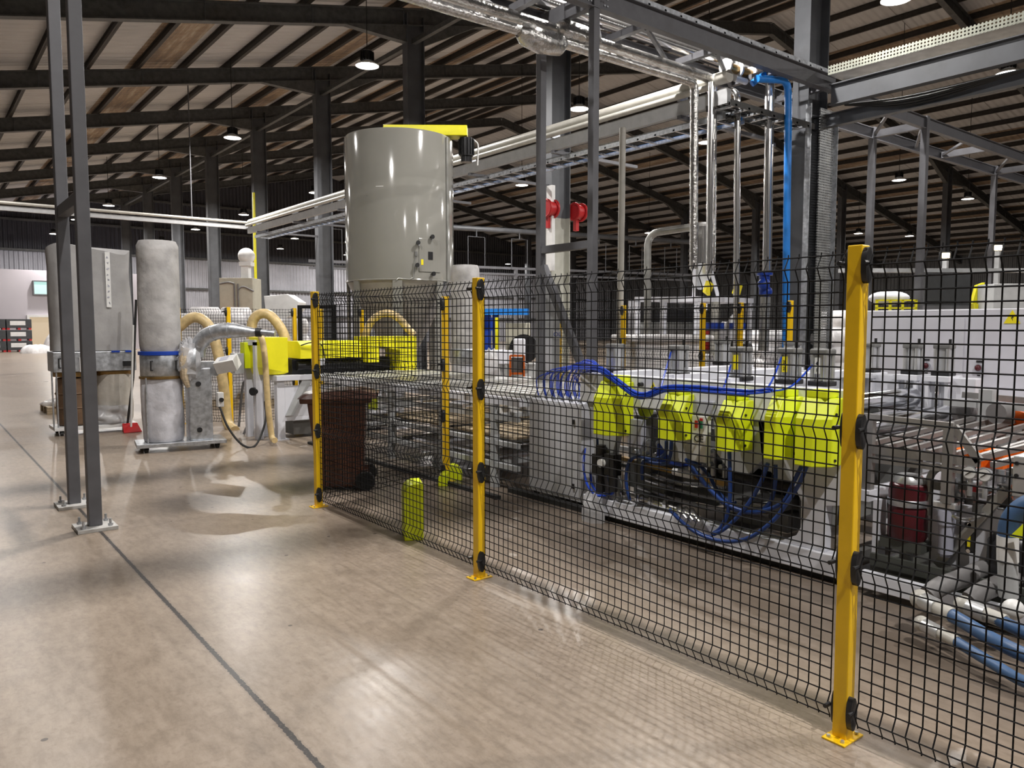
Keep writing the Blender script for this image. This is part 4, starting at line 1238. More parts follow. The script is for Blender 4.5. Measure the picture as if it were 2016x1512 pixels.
for a, b in (((4.44,3.861,1.219), (4.9,4.148,1.486)), ((4.43,3.3,1.241), (4.9,3.563,1.405)), ((4.43,2.976,1.249), (4.9,3.133,1.475)), ((4.43,2.919,1.26), (4.9,2.885,1.43))):
    a, b = Vector(a), Vector(b)
    mid = (a + b) / 2 + Vector((-0.06, -0.03, -0.06))
    MB().tube(catmull([a + Vector((0, 0.06, 0)), a, mid, b], 6), 0.007, 6).thing('air_tube', 'blue_tube', 'blue air tube rising to the %s air cylinder from the bundle' % ['second', 'third', 'fourth', 'fifth'][k], 'tube', 'blue tubes to the air cylinders')
    k += 1

# ------------------------------------------------------------------ roller stand (calender)
rs = T('roller_stand', 'white roller stand with five bright yellow motor covers along its side', 'machine', (5.7, 3.8, 0))
MB().bb((4.68, 2.50, 0.045), (4.80, 4.95, 0.19)).part('base_rail', 'machine_white', rs, 0.006)
MB().bb((4.72, 2.5, 0.0), (4.80, 6.1, 0.045)).part('floor_rail', 'rubber', rs)
MB().bb((6.5, 2.5, 0.0), (6.62, 5.0, 0.19)).part('base_rail', 'machine_white', rs)
MB().bb((4.70, 2.47, 1.02), (4.80, 5.02, 1.275)).part('top_plate', 'machine_white', rs, 0.006)
MB().bb((6.50, 2.47, 1.02), (6.62, 5.0, 1.275)).part('top_plate', 'machine_white', rs, 0.006)
leg = [(2.50, 0.19), (2.80, 0.19), (2.95, 0.19), (2.82, 0.30), (2.80, 0.55), (2.98, 0.78), (2.98, 1.03), (2.47, 1.03), (2.47, 0.62), (2.58, 0.56), (2.62, 0.48), (2.62, 0.24), (2.50, 0.22)]
leg = [(2.66, 0.19), (3.0, 0.19), (2.87, 0.26), (2.84, 0.32), (2.84, 0.50), (3.0, 0.80), (3.0, 1.03), (2.47, 1.03), (2.47, 0.54), (2.66, 0.50)]
MB().prism(leg, 'yz', 4.71, 4.79).part('leg', 'machine_white', rs, 0.004)
MB().prism(leg, 'yz', 6.51, 6.6).part('leg', 'machine_white', rs, 0.004)
MB().prism([(4.55, 0.19), (4.95, 0.19), (4.85, 0.6), (4.95, 1.03), (4.5, 1.03), (4.62, 0.6)], 'yz', 4.72, 4.79).part('leg', 'machine_grey', rs, 0.004)
for yc in (3.9, 3.35, 2.96):
    MB().prism([(yc - 0.24, 1.03), (yc + 0.24, 1.03), (yc + 0.2, 0.74), (yc + 0.08, 0.62), (yc - 0.08, 0.62), (yc - 0.2, 0.74)], 'yz', 4.72, 4.79).part('bearing_plate', 'machine_grey', rs, 0.004)
for yc, z in ((3.62, 1.12), (4.28, 1.12)):
    pass
# inner dark machinery: cross tubes, rear shafts
for yy, zz, rr, mm in ((4.35, 1.0, 0.09, 'chrome'), (3.88, 1.02, 0.10, 'chrome'), (3.36, 1.02, 0.10, 'chrome'), (2.94, 1.10, 0.085, 'chrome'), (2.69, 0.965, 0.092, 'chrome')):
    ro = MB().cyl((4.82, yy, zz), (6.46, yy, zz), rr, n=30).part('roller', mm, rs)
    MB().cyl((6.46, yy, zz), (6.5, yy, zz), rr * 0.5, n=14).part('journal', 'machine_grey', ro)
for yy, zz in ((4.5, 0.12), (3.6, 0.12), (2.6, 0.12), (4.4, 0.5), (3.1, 0.42)):
    MB().bb((4.8, yy - 0.05, zz - 0.05), (6.52, yy + 0.05, zz + 0.05)).part('cross_member', 'machine_shadow_grey', rs)
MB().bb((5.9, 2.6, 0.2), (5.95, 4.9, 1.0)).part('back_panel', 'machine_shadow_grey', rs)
for yy in (4.6, 4.05, 3.52):
    MB().bb((4.75, yy - 0.06, 1.24), (6.6, yy + 0.06, 1.30)).part('top_beam', 'machine_white', rs, 0.004)
# yellow motor covers
COV = [(4.37, 4.615, 0.785, 1.225), (3.745, 3.91, 0.82, 1.165), (3.22, 3.375, 0.805, 1.16), (2.835, 2.985, 0.80, 1.215), (2.55, 2.755, 0.79, 1.225)]
for i, (y0, y1, z0, z1) in enumerate(COV):
    ym = y0 + (y1 - y0) * 0.42
    def sec(z, fx, bx=4.70):
        return [(bx, y1, z), (fx, y1, z), (fx, ym, z), (fx + 0.09, y0, z), (bx, y0, z)]
    m = MB().loft([sec(z0, 4.475), sec(z1 - 0.13, 4.475), sec(z1, 4.56)])
    c = m.part('motor_cover', 'guard_yellow', rs, 0.006)
    MB().bb((4.56, y0 + 0.04, z1), (4.72, y1 - 0.02, z1 + 0.05)).part('cover_cap', 'guard_yellow', c, 0.008)
    for zz in (z0 + 0.04, z1 - 0.1): MB().cyl((4.61, y0 + 0.014, zz), (4.60, y0 - 0.006, zz), 0.010, n=8).part('screw', 'black_plastic', c)
# air cylinders
def air_cyl(x, y, z0, h=0.255):
    b = MB()
    b.cyl((x, y, z0 + 0.03), (x, y, z0 + h - 0.035), 0.052, n=16)
    for sx in (-1, 1):
        for sy in (-1, 1): b.cyl((x + sx * 0.048, y + sy * 0.048, z0 + 0.02), (x + sx * 0.048, y + sy * 0.048, z0 + h - 0.02), 0.014, n=8)
    c = b.part('air_cylinder', 'alu', rs)
    MB().bb((x - 0.065, y - 0.065, z0 + h - 0.04), (x + 0.065, y + 0.065, z0 + h)).part('end_cap', 'machine_shadow_grey', c, 0.012)
    MB().bb((x - 0.07, y - 0.07, z0), (x + 0.07, y + 0.07, z0 + 0.035)).part('foot_block', 'black_plastic', c, 0.006)
    MB().cyl((x + 0.03, y - 0.03, z0 + h), (x + 0.03, y - 0.03, z0 + h + 0.04), 0.012, n=8).part('fitting', 'black_plastic', c)
for yy in (4.81, 4.10, 3.50, 3.09, 2.84): air_cyl(4.93, yy, 1.275)
for yy in (3.35, 2.985, 2.742): air_cyl(6.58, yy, 1.285)
for yy in (4.1, 4.9): air_cyl(6.58, yy, 1.285)
for yy in (3.35, 2.985, 2.742):
    q = MB()
    q.bb((6.46, yy - 0.09, 0.6), (6.50, yy - 0.06, 1.26)); q.bb((6.46, yy + 0.06, 0.6), (6.50, yy + 0.09, 1.26)); q.bb((6.44, yy - 0.1, 1.24), (6.7, yy + 0.1, 1.285))
    q.part('bearing_guide', 'machine_white', rs, 0.004)
    MB().cyl((6.48, yy, 1.0), (6.48, yy, 1.26), 0.02, n=10).part('piston_rod', 'chrome', rs)
# stickers with hand written figures on the air cylinders
CY = [4.81, 4.10, 3.50, 3.09, 2.84]
STK = {2: ('warn_yellow', ''), 3: ('warn_yellow', '2'), 4: ('white_plastic', '4')}
# signs, control strip
def triangle(t, c, s, ax='x', m='warn_yellow'):
    x, y, z = c
    q = MB().prism([(y - s, z - s * 0.8), (y + s, z - s * 0.8), (y, z + s)], 'yz', x - 0.004, x)
    o = q.part('warning_sign', m, t)
    q = MB()
    k = s * 0.3
    q.prism([(y - k * 0.4, z + k), (y + k * 0.3, z + k), (y - k * 0.05, z + 0.1 * k), (y + k * 0.5, z + 0.1 * k), (y - k * 0.4, z - k * 1.6), (y - k * 0.1, z - 0.2 * k), (y - k * 0.6, z - 0.2 * k)], 'yz', x - 0.006, x - 0.004)
    q.part('lightning_bolt', 'black_plastic', o)
    return o
triangle(rs, (4.70, 4.40, 1.205), 0.03)
triangle(rs, (4.70, 4.16, 1.205), 0.03)
MB().cyl((4.70, 4.28, 1.21), (4.66, 4.28, 1.21), 0.018, n=12).part('knob', 'black_plastic', rs)
cs = MB().bb((4.66, 3.60, 0.66), (4.72, 3.735, 1.01)).part('control_strip', 'white_plastic', rs, 0.004)
for yy, zz, mm in ((3.69, 0.945, 'red'), (3.645, 0.945, 'green'), (3.645, 0.985, 'red')):
    MB().bb((4.652, yy - 0.012, zz - 0.028 if zz < 0.97 else zz - 0.01), (4.66, yy + 0.012, zz + 0.028 if zz < 0.97 else zz + 0.01)).part('button', mm, cs)
def text(parent, s, loc, size, m, rot, name='lettering', ext=0.001):
    cu = bpy.data.curves.new(name, 'FONT')
    cu.body = s
    cu.size = size
    cu.extrude = ext
    cu.align_x = 'CENTER'
    cu.align_y = 'CENTER'
    cu.materials.append(MATS[m])
    tmp = bpy.data.objects.new(name, cu)
    me = bpy.data.meshes.new_from_object(tmp)
    bpy.data.objects.remove(tmp)
    o = bpy.data.objects.new(name, me)
    COL.objects.link(o)
    o.parent = parent
    o.location = Vector(loc) - world_loc(parent)
    o.rotation_euler = rot
    return o
FACE_NX = (R(90), 0, R(-90))
for k, (m_, s_) in STK.items():
    sk_ = MB().bb((4.866, CY[k] - 0.012, 1.36), (4.878, CY[k] + 0.022, 1.47)).part('sticker', m_, rs)
    if s_:
        text(sk_, s_, (4.864, CY[k] + 0.005, 1.43), 0.035, 'black_plastic', FACE_NX)
        text(sk_, '1' if s_ == '4' else s_, (4.864, CY[k] + 0.005, 1.385), 0.035, 'black_plastic', FACE_NX)
text(cs, 'CE', (4.656, 3.665, 0.835), 0.075, 'black_plastic', FACE_NX)
MB().bb((4.68, 3.56, 1.03), (4.70, 3.76, 1.12)).part('label_plate', 'lilac_grey', rs)
jb = MB().bb((4.66, 4.25, 0.69), (4.72, 4.40, 0.92)).part('junction_box', 'lilac_grey', rs, 0.004)
dk_ = MB()
for (a, b) in (((4.95, 2.75, 0.30), (5.5, 3.0, 0.62)), ((4.9, 3.05, 0.2), (5.4, 3.6, 0.34)), ((5.0, 3.75, 0.25), (5.6, 4.1, 0.5)), ((4.9, 4.2, 0.2), (5.5, 4.55, 0.45)), ((5.2, 4.6, 0.2), (5.7, 4.9, 0.8)), ((4.84, 3.0, 0.8), (5.2, 3.7, 0.9)), ((4.84, 3.95, 0.85), (5.2, 4.5, 0.93))):  # dark boxes added as clutter and to darken the opening under the covers
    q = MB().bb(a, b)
    q.part('dark_clutter_box', 'machine_shadow_grey', rs, 0.01)
MB().cyl((4.95, 3.75, 0.58), (4.95, 3.0, 0.52), 0.075, n=18).part('drive_shaft', 'roller_dark', rs)
q = MB()
q.grid(lambda u, v: (4.86 + 0.35 * v, 3.55 - 0.75 * u, 0.60 + 0.05 * math.sin(math.pi * u)), 8, 2)
q.part('drip_plate', 'roller_dark', rs)
for i, (y0, y1, z) in enumerate(((4.5, 3.2, 0.30), (4.4, 3.1, 0.38), (4.5, 3.6, 0.45))):
    MB().tube(catmull([(4.9, y0, z), (4.88, (y0 + y1) / 2, z - 0.04), (4.9, y1, z)]), 0.02, 8).part('feed_pipe', 'stainless', rs)
# pipework low in the stand
pw = T('air_manifold', 'low rail of valves and fittings inside the white roller stand', 'manifold', (5.0, 4.0, 0.3))
MB().bar((4.86, 4.65, 0.53), (4.86, 3.55, 0.49), 0.05, 0.04).part('rail', 'brass', pw)
MB().bb((4.82, 3.95, 0.56), (4.96, 4.22, 0.72)).part('valve_block', 'blue_paint', pw, 0.01, label='navy blue valve block')
for i in range(9):
    yy = 4.45 - i * 0.11
    if 3.95 < yy < 4.22: continue
    q = MB()
    q.cyl((4.86, yy, 0.53), (4.86, yy, 0.70), 0.022, n=10); q.cyl((4.86, yy, 0.62), (4.80, yy, 0.62), 0.02, n=10); q.ball((4.86, yy, 0.71), 0.03, 10, 6)
    q.part('valve', 'galvanised', pw)
MB().cyl((4.84, 4.05, 0.51), (4.84, 3.85, 0.505), 0.032, n=14).part('sleeve', 'white_plastic', pw)
q = MB()
q.bb((4.62, 4.66, 0.40), (4.72, 4.78, 0.58)); q.cyl((4.67, 4.72, 0.58), (4.67, 4.72, 0.66), 0.045, n=14); q.cyl((4.67, 4.72, 0.25), (4.67, 4.72, 0.40), 0.04, 0.03, n=14)
q.bb((4.62, 4.52, 0.42), (4.72, 4.63, 0.60)); q.cyl((4.67, 4.57, 0.28), (4.67, 4.57, 0.42), 0.04, n=14)
q.part('filter_regulator', 'black_plastic', pw)
MB().cyl((4.62, 4.645, 0.52), (4.585, 4.645, 0.52), 0.035, n=14).part('gauge', 'white_plastic', pw)
q = MB()
q.tube([(4.76, 4.55, 0.26), (4.76, 3.9, 0.22)], 0.028, 10)
q.tube([(4.76, 3.9, 0.22), (4.76, 3.78, 0.215)], 0.04, 10)
for yy in (4.5, 4.35, 4.2, 4.05): q.cyl((4.76, yy - 0.02, 0.25), (4.76, yy + 0.02, 0.25), 0.04, n=8)
for yy in (3.84, 3.78, 3.72): q.tube(catmull([(4.76, yy + 0.08, 0.24), (4.68, yy, 0.24), (4.64, yy - 0.1, 0.20)]), 0.03, 10)
q.part('pipe_fittings', 'stainless', pw)
q = MB()
q.tube([(5.0, 3.5, 0.55), (5.0, 2.9, 0.5)], 0.06, 12); q.tube([(5.1, 3.3, 0.36), (5.1, 2.7, 0.33)], 0.05, 12)
q.ball((4.95, 3.55, 0.62), 0.07, 12, 8); q.ball((4.95, 3.42, 0.55), 0.06, 12, 8)
q.part('pipe', 'machine_grey', pw)
crumple((4.52, 4.62, 0.0), (4.66, 4.86, 0.22), 'film', 'clear plastic bag hanging at the foot of the grey cabinet', 'plastic_bag', 'bag', amp=0.3)
# thick blue hoses looping under the covers
HOSES = [
 ([(4.6,3.346,0.79),(4.6,3.338,0.637),(4.6,3.333,0.471),(4.6,3.352,0.33),(4.6,3.411,0.213),(4.6,3.482,0.152)], 'blue hose dropping straight from the third yellow cover and curling left'),
 ([(4.58,3.016,0.751),(4.58,3.06,0.628),(4.58,3.145,0.471),(4.58,3.251,0.331),(4.58,3.365,0.218),(4.58,3.453,0.162)], 'blue hose sloping left from the fourth yellow cover'),
 ([(4.62,2.983,0.741),(4.62,2.983,0.618),(4.62,3.011,0.489),(4.62,3.081,0.408),(4.62,3.204,0.37),(4.62,3.355,0.379),(4.62,3.491,0.452),(4.62,3.608,0.536),(4.62,3.695,0.6)], 'blue hose looping from the fourth yellow cover back to the manifold'),
 ([(4.56,2.717,0.775),(4.56,2.771,0.643),(4.56,2.856,0.501),(4.56,2.952,0.368),(4.56,3.108,0.229),(4.56,3.262,0.155),(4.56,3.437,0.131),(4.56,3.623,0.156),(4.56,3.77,0.223),(4.56,3.855,0.274)], 'lowest blue hose hanging in a wide loop from the fifth yellow cover'),
 ([(4.6,2.777,0.762),(4.6,2.833,0.644),(4.6,2.893,0.513),(4.6,3.008,0.432),(4.6,3.169,0.38),(4.6,3.362,0.402),(4.6,3.522,0.495),(4.6,3.631,0.592),(4.6,3.729,0.663)], 'blue hose looping from the fifth yellow cover up to the manifold'),
 ([(4.66,3.982,0.783),(4.66,3.985,0.702),(4.66,4.031,0.647),(4.66,4.137,0.62),(4.66,4.269,0.619),(4.66,4.358,0.582),(4.66,4.403,0.49),(4.66,4.406,0.361),(4.66,4.364,0.239)], 'dark blue hose turning left from the second yellow cover'),
 ([(4.7,3.964,0.782),(4.7,3.972,0.671),(4.7,4.012,0.597),(4.7,4.129,0.58),(4.7,4.249,0.58),(4.7,4.27,0.505),(4.7,4.263,0.422)], 'short dark blue hose under the second yellow cover'),
 ([(4.66,4.755,0.719),(4.66,4.747,0.595),(4.66,4.714,0.488),(4.66,4.633,0.434),(4.66,4.602,0.351)], 'dark blue hose under the first yellow cover'),
 ([(4.95,5.198,0.593),(4.75,5.014,0.505),(4.66,4.917,0.391),(4.62,4.822,0.284),(4.62,4.714,0.226),(4.64,4.629,0.238)], 'bright blue hose leaving the side of the grey cabinet'),
 ([(4.7,4.881,0.392),(4.7,4.854,0.282),(4.7,4.764,0.229),(4.7,4.61,0.247),(4.7,4.569,0.373),(4.7,4.565,0.505)], 'bright blue hose bowed around the black filter regulators'),
 ([(4.68,3.804,0.656),(4.68,3.682,0.634),(4.68,3.586,0.57),(4.68,3.505,0.468),(4.68,3.422,0.407),(4.68,3.342,0.402)], 'slack grey blue hose leaving the right end of the manifold'),
 ([(4.6,3.879,0.255),(4.6,3.753,0.181),(4.6,3.583,0.13),(4.6,3.49,0.127)], 'blue hose end lying along the bottom rail'),
]
for i, (p, l) in enumerate(HOSES):
    MB().tube(catmull(p, 8), 0.0145 if i not in (7, 8, 9) else 0.011, 10).thing('hose', 'blue_hose' if i not in (8, 9) else 'blue_tube', l, 'hose', 'blue hoses of the roller stand')

# ------------------------------------------------------------------ steel rack and hydraulic unit at the right
rk = T('steel_rack', 'bare steel angle rack with sloping bars behind the right fence panel', 'rack', (5.5, 2.2, 0))
q = MB()
q.bar((4.9, 2.56, 1.095), (4.9, 1.97, 1.085), 0.03, 0.045); q.bar((4.9, 1.97, 1.085), (4.9, 1.82, 0.895), 0.03, 0.045)
q.bar((4.9, 2.56, 0.885), (4.9, 1.82, 0.885), 0.03, 0.05); q.bar((4.9, 2.56, 0.82), (4.9, 1.86, 0.83), 0.03, 0.04)
q.part('near_frame', 'rack_steel', rk)
q = MB()
q.bar((6.35, 2.5, 1.16), (6.35, 1.5, 1.13), 0.03, 0.045); q.bar((6.35, 2.5, 0.95), (6.35, 1.4, 0.93), 0.03, 0.045)
q.part('far_frame', 'rack_steel', rk)
for i in range(6):
    yy = 2.5 - i * 0.13
    MB().bar((4.9, yy, 0.91), (6.35, yy - 0.12, 1.0), 0.028, 0.03).part('bar', 'rack_steel', rk)
for i in range(3):
    yy = 1.86 - i * 0.1
    MB().bar((4.92, yy, 0.90 - 0.02 * i), (6.35, yy - 0.35, 1.04), 0.03, 0.035).part('bar', 'rack_steel', rk)
for xx in (4.9, 6.35):
    for yy in (2.48, 1.99):
        MB().bb((xx - 0.025, yy - 0.03, 0.62 if xx < 5 else 0.0), (xx + 0.025, yy + 0.03, 1.08)).part('leg', 'rack_steel', rk)
MB().bb((4.84, 2.44, 0.55), (6.3, 2.52, 0.62)).part('cross_beam', 'machine_white', rk)
hu = T('hydraulic_unit', 'maroon topped hydraulic pump unit with two round gauges behind the right fence panel', 'pump', (5.1, 2.1, 0))
MB().bb((4.66, 1.0, 0.04), (4.74, 2.40, 0.14)).part('base_rail', 'machine_white', hu, 0.004)
MB().bb((4.85, 1.0, 0.05), (6.0, 2.42, 0.14)).part('tray', 'skid_green', hu)
MB().bb((4.84, 1.0, 0.14), (4.87, 2.42, 0.22)).part('tray_lip', 'skid_green', hu)
q = MB().lathe([(0.105, 0.33), (0.115, 0.35), (0.115, 0.53), (0.105, 0.55)], (4.97, 2.25, 0), 26)
q.part('motor', 'maroon', hu)
MB().lathe([(0.118, 0.55), (0.122, 0.555), (0.122, 0.59), (0.118, 0.595)], (4.97, 2.25, 0), 26).part('flange', 'galvanised', hu)
MB().lathe([(0.115, 0.595), (0.118, 0.63), (0.110, 0.685), (0.09, 0.70)], (4.97, 2.25, 0), 26).part('bell_housing', 'maroon', hu)
MB().lathe([(0.098, 0.695), (0.098, 0.71), (0.07, 0.745), (0.0, 0.748)], (4.97, 2.25, 0), 26).part('fan_cap', 'alu', hu)
MB().cyl((5.15, 2.30, 0.56), (5.15, 3.1, 0.56), 0.035, n=14).part('pressure_pipe', 'roller_dark', hu)
MB().bb((4.9, 2.40, 0.14), (5.0, 2.44, 0.56)).part('support', 'machine_white', hu)
MB().bb((4.88, 2.12, 0.27), (5.1, 2.38, 0.33)).part('pump_foot', 'skid_green', hu)
MB().cyl((4.97, 2.25, 0.14), (4.97, 2.25, 0.27), 0.04, n=12).part('pump_shaft', 'machine_grey', hu)
MB().prism([(1.62, 0.20), (2.12, 0.20), (2.16, 0.45), (1.98, 0.60), (1.62, 0.60)], 'yz', 5.02, 5.05).part('side_plate', 'machine_white', hu, 0.003)
MB().bar((4.985, 2.06, 0.2), (4.985, 1.70, 0.74), 0.05).part('brace', 'grey_pipe', hu)
q = MB()
q.cyl((4.93, 2.0, 0.30), (4.93, 2.0, 0.48), 0.042, n=18); q.cyl((4.93, 2.0, 0.48), (4.93, 2.0, 0.57), 0.05, n=18); q.cyl((4.93, 2.0, 0.28), (4.93, 2.0, 0.30), 0.03, n=14)
q.part('filter', 'lilac_grey', hu)
MB().bb((4.89, 1.94, 0.57), (5.02, 2.07, 0.62)).part('filter_head', 'alu', hu, 0.01)
for gx, gy, gz in ((4.875, 1.865, 0.825), (4.875, 1.785, 0.822)):
    g = MB().cyl((gx, gy, gz), (gx + 0.03, gy, gz), 0.040, n=22).part('gauge', 'galvanised', hu)
    MB().cyl((gx - 0.003, gy, gz), (gx, gy, gz), 0.034, n=22).part('dial', 'white_plastic', g)
    MB().bar((gx - 0.005, gy + 0.018, gz - 0.014), (gx - 0.005, gy - 0.018, gz + 0.014), 0.004).part('needle', 'black_plastic', g)
    MB().cyl((gx + 0.02, gy, gz - 0.14), (gx + 0.02, gy, gz - 0.03), 0.014, n=8).part('stem', 'galvanised', g)
q = MB()
random.seed(5)
for i in range(26):
    p = (5.0 + random.uniform(-0.06, 0.1), random.uniform(1.66, 2.05), random.uniform(0.60, 0.78))
    d = random.choice(((0, 0.05, 0), (0.05, 0, 0), (0, 0, 0.07)))
    MB().cyl(p, tuple(a + b for a, b in zip(p, d)), random.uniform(0.012, 0.026), n=10).part('fitting', 'galvanised', hu)
pass
q = MB()
for i in range(12):
    p = (5.02 + random.uniform(-0.05, 0.08), random.uniform(1.66, 2.1), random.uniform(0.58, 0.74))
    MB().box(p, (0.05, 0.05, 0.05)).part('valve_block', 'machine_shadow_grey', hu)
q = MB()
for yy, zz in ((1.86, 0.72),): q.box((4.95, yy, zz), (0.03, 0.03, 0.035))
q.part('red_valve', 'red', hu)
MB().bb((5.02, 1.97, 0.60), (5.1, 2.05, 0.86)).part('upright', 'galvanised', hu)
MB().tube(catmull([(5.0, 2.14, 0.50), (5.0, 2.14, 0.72), (5.02, 2.10, 0.80), (5.05, 2.03, 0.82)]), 0.022, 10).part('return_pipe', 'grey_pipe', hu)
MB().tube(catmull([(4.93, 1.99, 0.56), (4.9, 1.93, 0.535), (4.9, 1.86, 0.54), (4.95, 1.8, 0.58)]), 0.014, 8).part('steel_hose', 'stainless', hu)
lv = MB(Matrix.Translation((4.98, 1.885, 0.415)) @ Matrix.Rotation(R(-4), 4, 'X')).bb((-0.012, -0.028, -0.095), (0.012, 0.028, 0.095)).part('level_gauge', 'black_plastic', hu, 0.012)
MB().bb((4.964, 1.877, 0.36), (4.968, 1.893, 0.47)).part('sight_glass', 'warn_yellow', lv)
for z in (0.335, 0.495): MB().cyl((4.96, 1.885, z), (4.97, 1.885, z), 0.012, n=10).part('screw', 'chrome', lv)
MB().lathe([(0.13, 0.14), (0.15, 0.16), (0.15, 0.42), (0.12, 0.46)], (5.06, 1.66, 0), 22).thing('tank', 'roller_dark', 'dark round tank tucked behind the blue hose elbow at the right edge', 'tank')
om = T('orange_motor', 'orange electric motor on a grey bracket beyond the steel rack', 'motor', (6.2, 2.2, 1.0))
ox, oy, oz = (6.3,2.169,1.029)
MB().cyl((6.3, oy + 0.09, oz), (6.5, oy - 0.35, oz), 0.085, n=20).part('casing', 'orange', om)
MB().ball((6.29, oy + 0.1, oz), 0.07, 14, 8).part('end_bell', 'alu', om)
MB().bb((6.28, oy - 0.1, oz - 0.3), (6.5, oy + 0.06, oz - 0.07)).part('bracket', 'machine_grey', om)
bx, by, bz = (6.2,2.275,1.061)
q = MB()
q.bb((6.18, by - 0.04, 0.75), (6.26, by + 0.05, bz + 0.16)); q.bb((6.2, by - 0.5, bz + 0.02), (6.26, by + 0.3, bz + 0.07))
q.thing('bracket_frame', 'machine_grey', 'grey upright bracket frame beside the orange motor', 'bracket')
q = MB()
q.cyl((6.3, by + 0.22, bz - 0.02), (6.5, by + 0.2, bz - 0.02), 0.08, n=18)
q.thing('pulley', 'grey_rubber', 'dark grey round pulley on the left of the bracket frame', 'pulley')
MB().cyl((6.1, by - 0.1, bz + 0.0), (6.2, by - 0.12, bz), 0.075, n=18).thing('pulley', 'grey_rubber', 'dark grey round pulley between the bracket frame and the orange motor', 'pulley')
q = MB()
for i in range(4):
    a = (5.6,2.156,0.784)
    q.box((5.6 + 0.12 * i, a[1] - 0.12 * i, 0.80), (0.16, 0.16, 0.12))
q.thing('orange_housing', 'orange', 'orange housing glimpsed below the steel rack bars', 'housing')
MB().bb((5.35, 1.42, 0.50), (5.6, 1.72, 0.82)).thing('gearbox', 'orange', 'orange gearbox behind the two round gauges', 'gearbox')
vb = T('valve_block', 'grey drilled valve block at the right edge of the photo', 'valve block', (5.0, 1.5, 0.6))
a = (4.9,1.602,0.864)
MB().bb((4.88, a[1] - 0.10, a[2] - 0.14), (5.02, a[1] + 0.04, a[2] + 0.09)).part('block', 'alu', vb, 0.006)
q = MB()
for dz in (-0.02, 0.05): q.cyl((4.875, a[1] + 0.02, a[2] + dz), (4.885, a[1] + 0.02, a[2] + dz), 0.012, n=10)
q.part('port', 'black_plastic', vb)
# floor fittings and big blue hoses
def floor_hose(pts, r, label, grey_len=3):
    t = T('water_hose', label, 'hose', pts[0], 'blue water hoses on the floor')
    P = catmull(pts, 8)
    d = (P[1] - P[0]).normalized()
    MB().ball(P[0], r * 1.55, 14, 10).part('elbow', 'pale_pipe', t)
    MB().tube([P[0], P[0] + d * 0.12], r * 1.35, 14).part('collar', 'alu', t)
    MB().tube([P[0] + d * 0.10, P[0] + d * 0.22], r * 1.12, 14).part('ferrule', 'pale_pipe', t)
    MB().tube([P[0] + d * 0.2] + P[2:], r, 14).part('hose', 'big_blue_hose', t)
floor_hose([(4.274,1.85,0.2), (4.176,1.634,0.19), (4.06,1.403,0.17), (4.098,1.242,0.12), (4.136,1.132,0.1)], 0.035, 'thick blue hose from the upper left white elbow on the floor at the right')
floor_hose([(4.135,1.778,0.12), (4.06,1.584,0.11), (3.962,1.364,0.09), (3.927,1.234,0.07), (3.968,1.081,0.05)], 0.027, 'lower thin blue hose nearest the fence on the floor at the right')
floor_hose([(4.362,1.665,0.2), (4.33,1.513,0.19), (4.287,1.358,0.17), (4.345,1.193,0.12)], 0.033, 'blue hose from the second white elbow on the floor at the right')
q = MB().ball((4.503,1.48,0.2), 0.055, 14, 10)
q.thing('pipe_elbow', 'white_plastic', 'white pipe elbow at the far right above the blue hoses', 'elbow')
for i, (p, l) in enumerate((([(4.375,1.852,0.2),(4.449,1.826,0.24),(4.677,1.812,0.24),(4.95,1.809,0.24),(5.018,1.779,0.24)], 'grey rubber pipe behind the first white elbow'), ([(4.47,1.677,0.2),(4.548,1.645,0.24),(4.834,1.634,0.24),(5.155,1.612,0.24)], 'grey rubber pipe behind the second white elbow'))):
    MB().tube(catmull(p, 6), 0.052, 14).thing('rubber_pipe', 'grey_rubber', l, 'pipe', 'grey rubber pipes')
bh = T('water_hose', 'big blue hose bending up at the right edge of the photo', 'hose', (4.6,1.544,0.355))
MB().tube(catmull([(4.6,1.556,0.561),(4.6,1.549,0.632),(4.6,1.523,0.692),(4.6,1.477,0.742),(4.6,1.41,0.781)], 6), 0.05, 16).part('hose', 'big_blue_hose', bh)
MB().cyl((4.6,1.556,0.561), (4.6,1.55,0.423), 0.052, n=16).part('ferrule', 'white_plastic', bh)
MB().cyl((4.6,1.55,0.423), (4.6,1.539,0.23), 0.048, n=16).part('lower_pipe', 'machine_grey', bh)
q = MB().prism([(1.40, 0.58), (1.52, 0.58), (1.46, 0.66)], 'yz', 4.52, 4.53)
q.thing('warning_sign', 'guard_yellow', 'yellow triangular sign by the big blue hose at the right edge', 'sign')

# ------------------------------------------------------------------ white oven cabinet behind
ov = T('control_cabinet', 'long white control cabinet with round dark lamps behind the roller stand', 'cabinet', (7.9, 2.6, 0))
MB().bb((7.6, -0.8, 0.1), (8.25, 4.02, 1.84)).part('body', 'oven_white', ov, 0.01)
MB().bb((7.65, -0.75, 0.0), (8.2, 3.97, 0.1)).part('plinth', 'rubber', ov)
for y0, y1 in ((3.0, 3.75), (2.0, 2.95), (1.0, 1.95), (0.0, 0.95)):
    MB().bb((7.588, y0, 0.95), (7.6, y1, 1.76)).part('door', 'oven_white', ov, 0.003)
    MB().bb((7.588, y0, 0.2), (7.6, y1, 0.93)).part('door', 'oven_white', ov, 0.003)
for a in ((7.59,3.313,1.31), (7.59,2.859,1.31)):
    b = MB().cyl((7.59, a[1], a[2]), (7.56, a[1], a[2]), 0.034, n=22).part('indicator', 'galvanised', ov)
    MB().ball((7.56, a[1], a[2]), 0.028, 14, 8).part('lens', 'maroon', b)
    MB().bb((7.58, a[1] - 0.024, a[2] + 0.048), (7.59, a[1] + 0.024, a[2] + 0.066)).part('name_plate', 'black_plastic', b)
    MB().bb((7.58, a[1] - 0.012, a[2] - 0.075), (7.59, a[1] + 0.012, a[2] - 0.062)).part('name_plate', 'black_plastic', b)
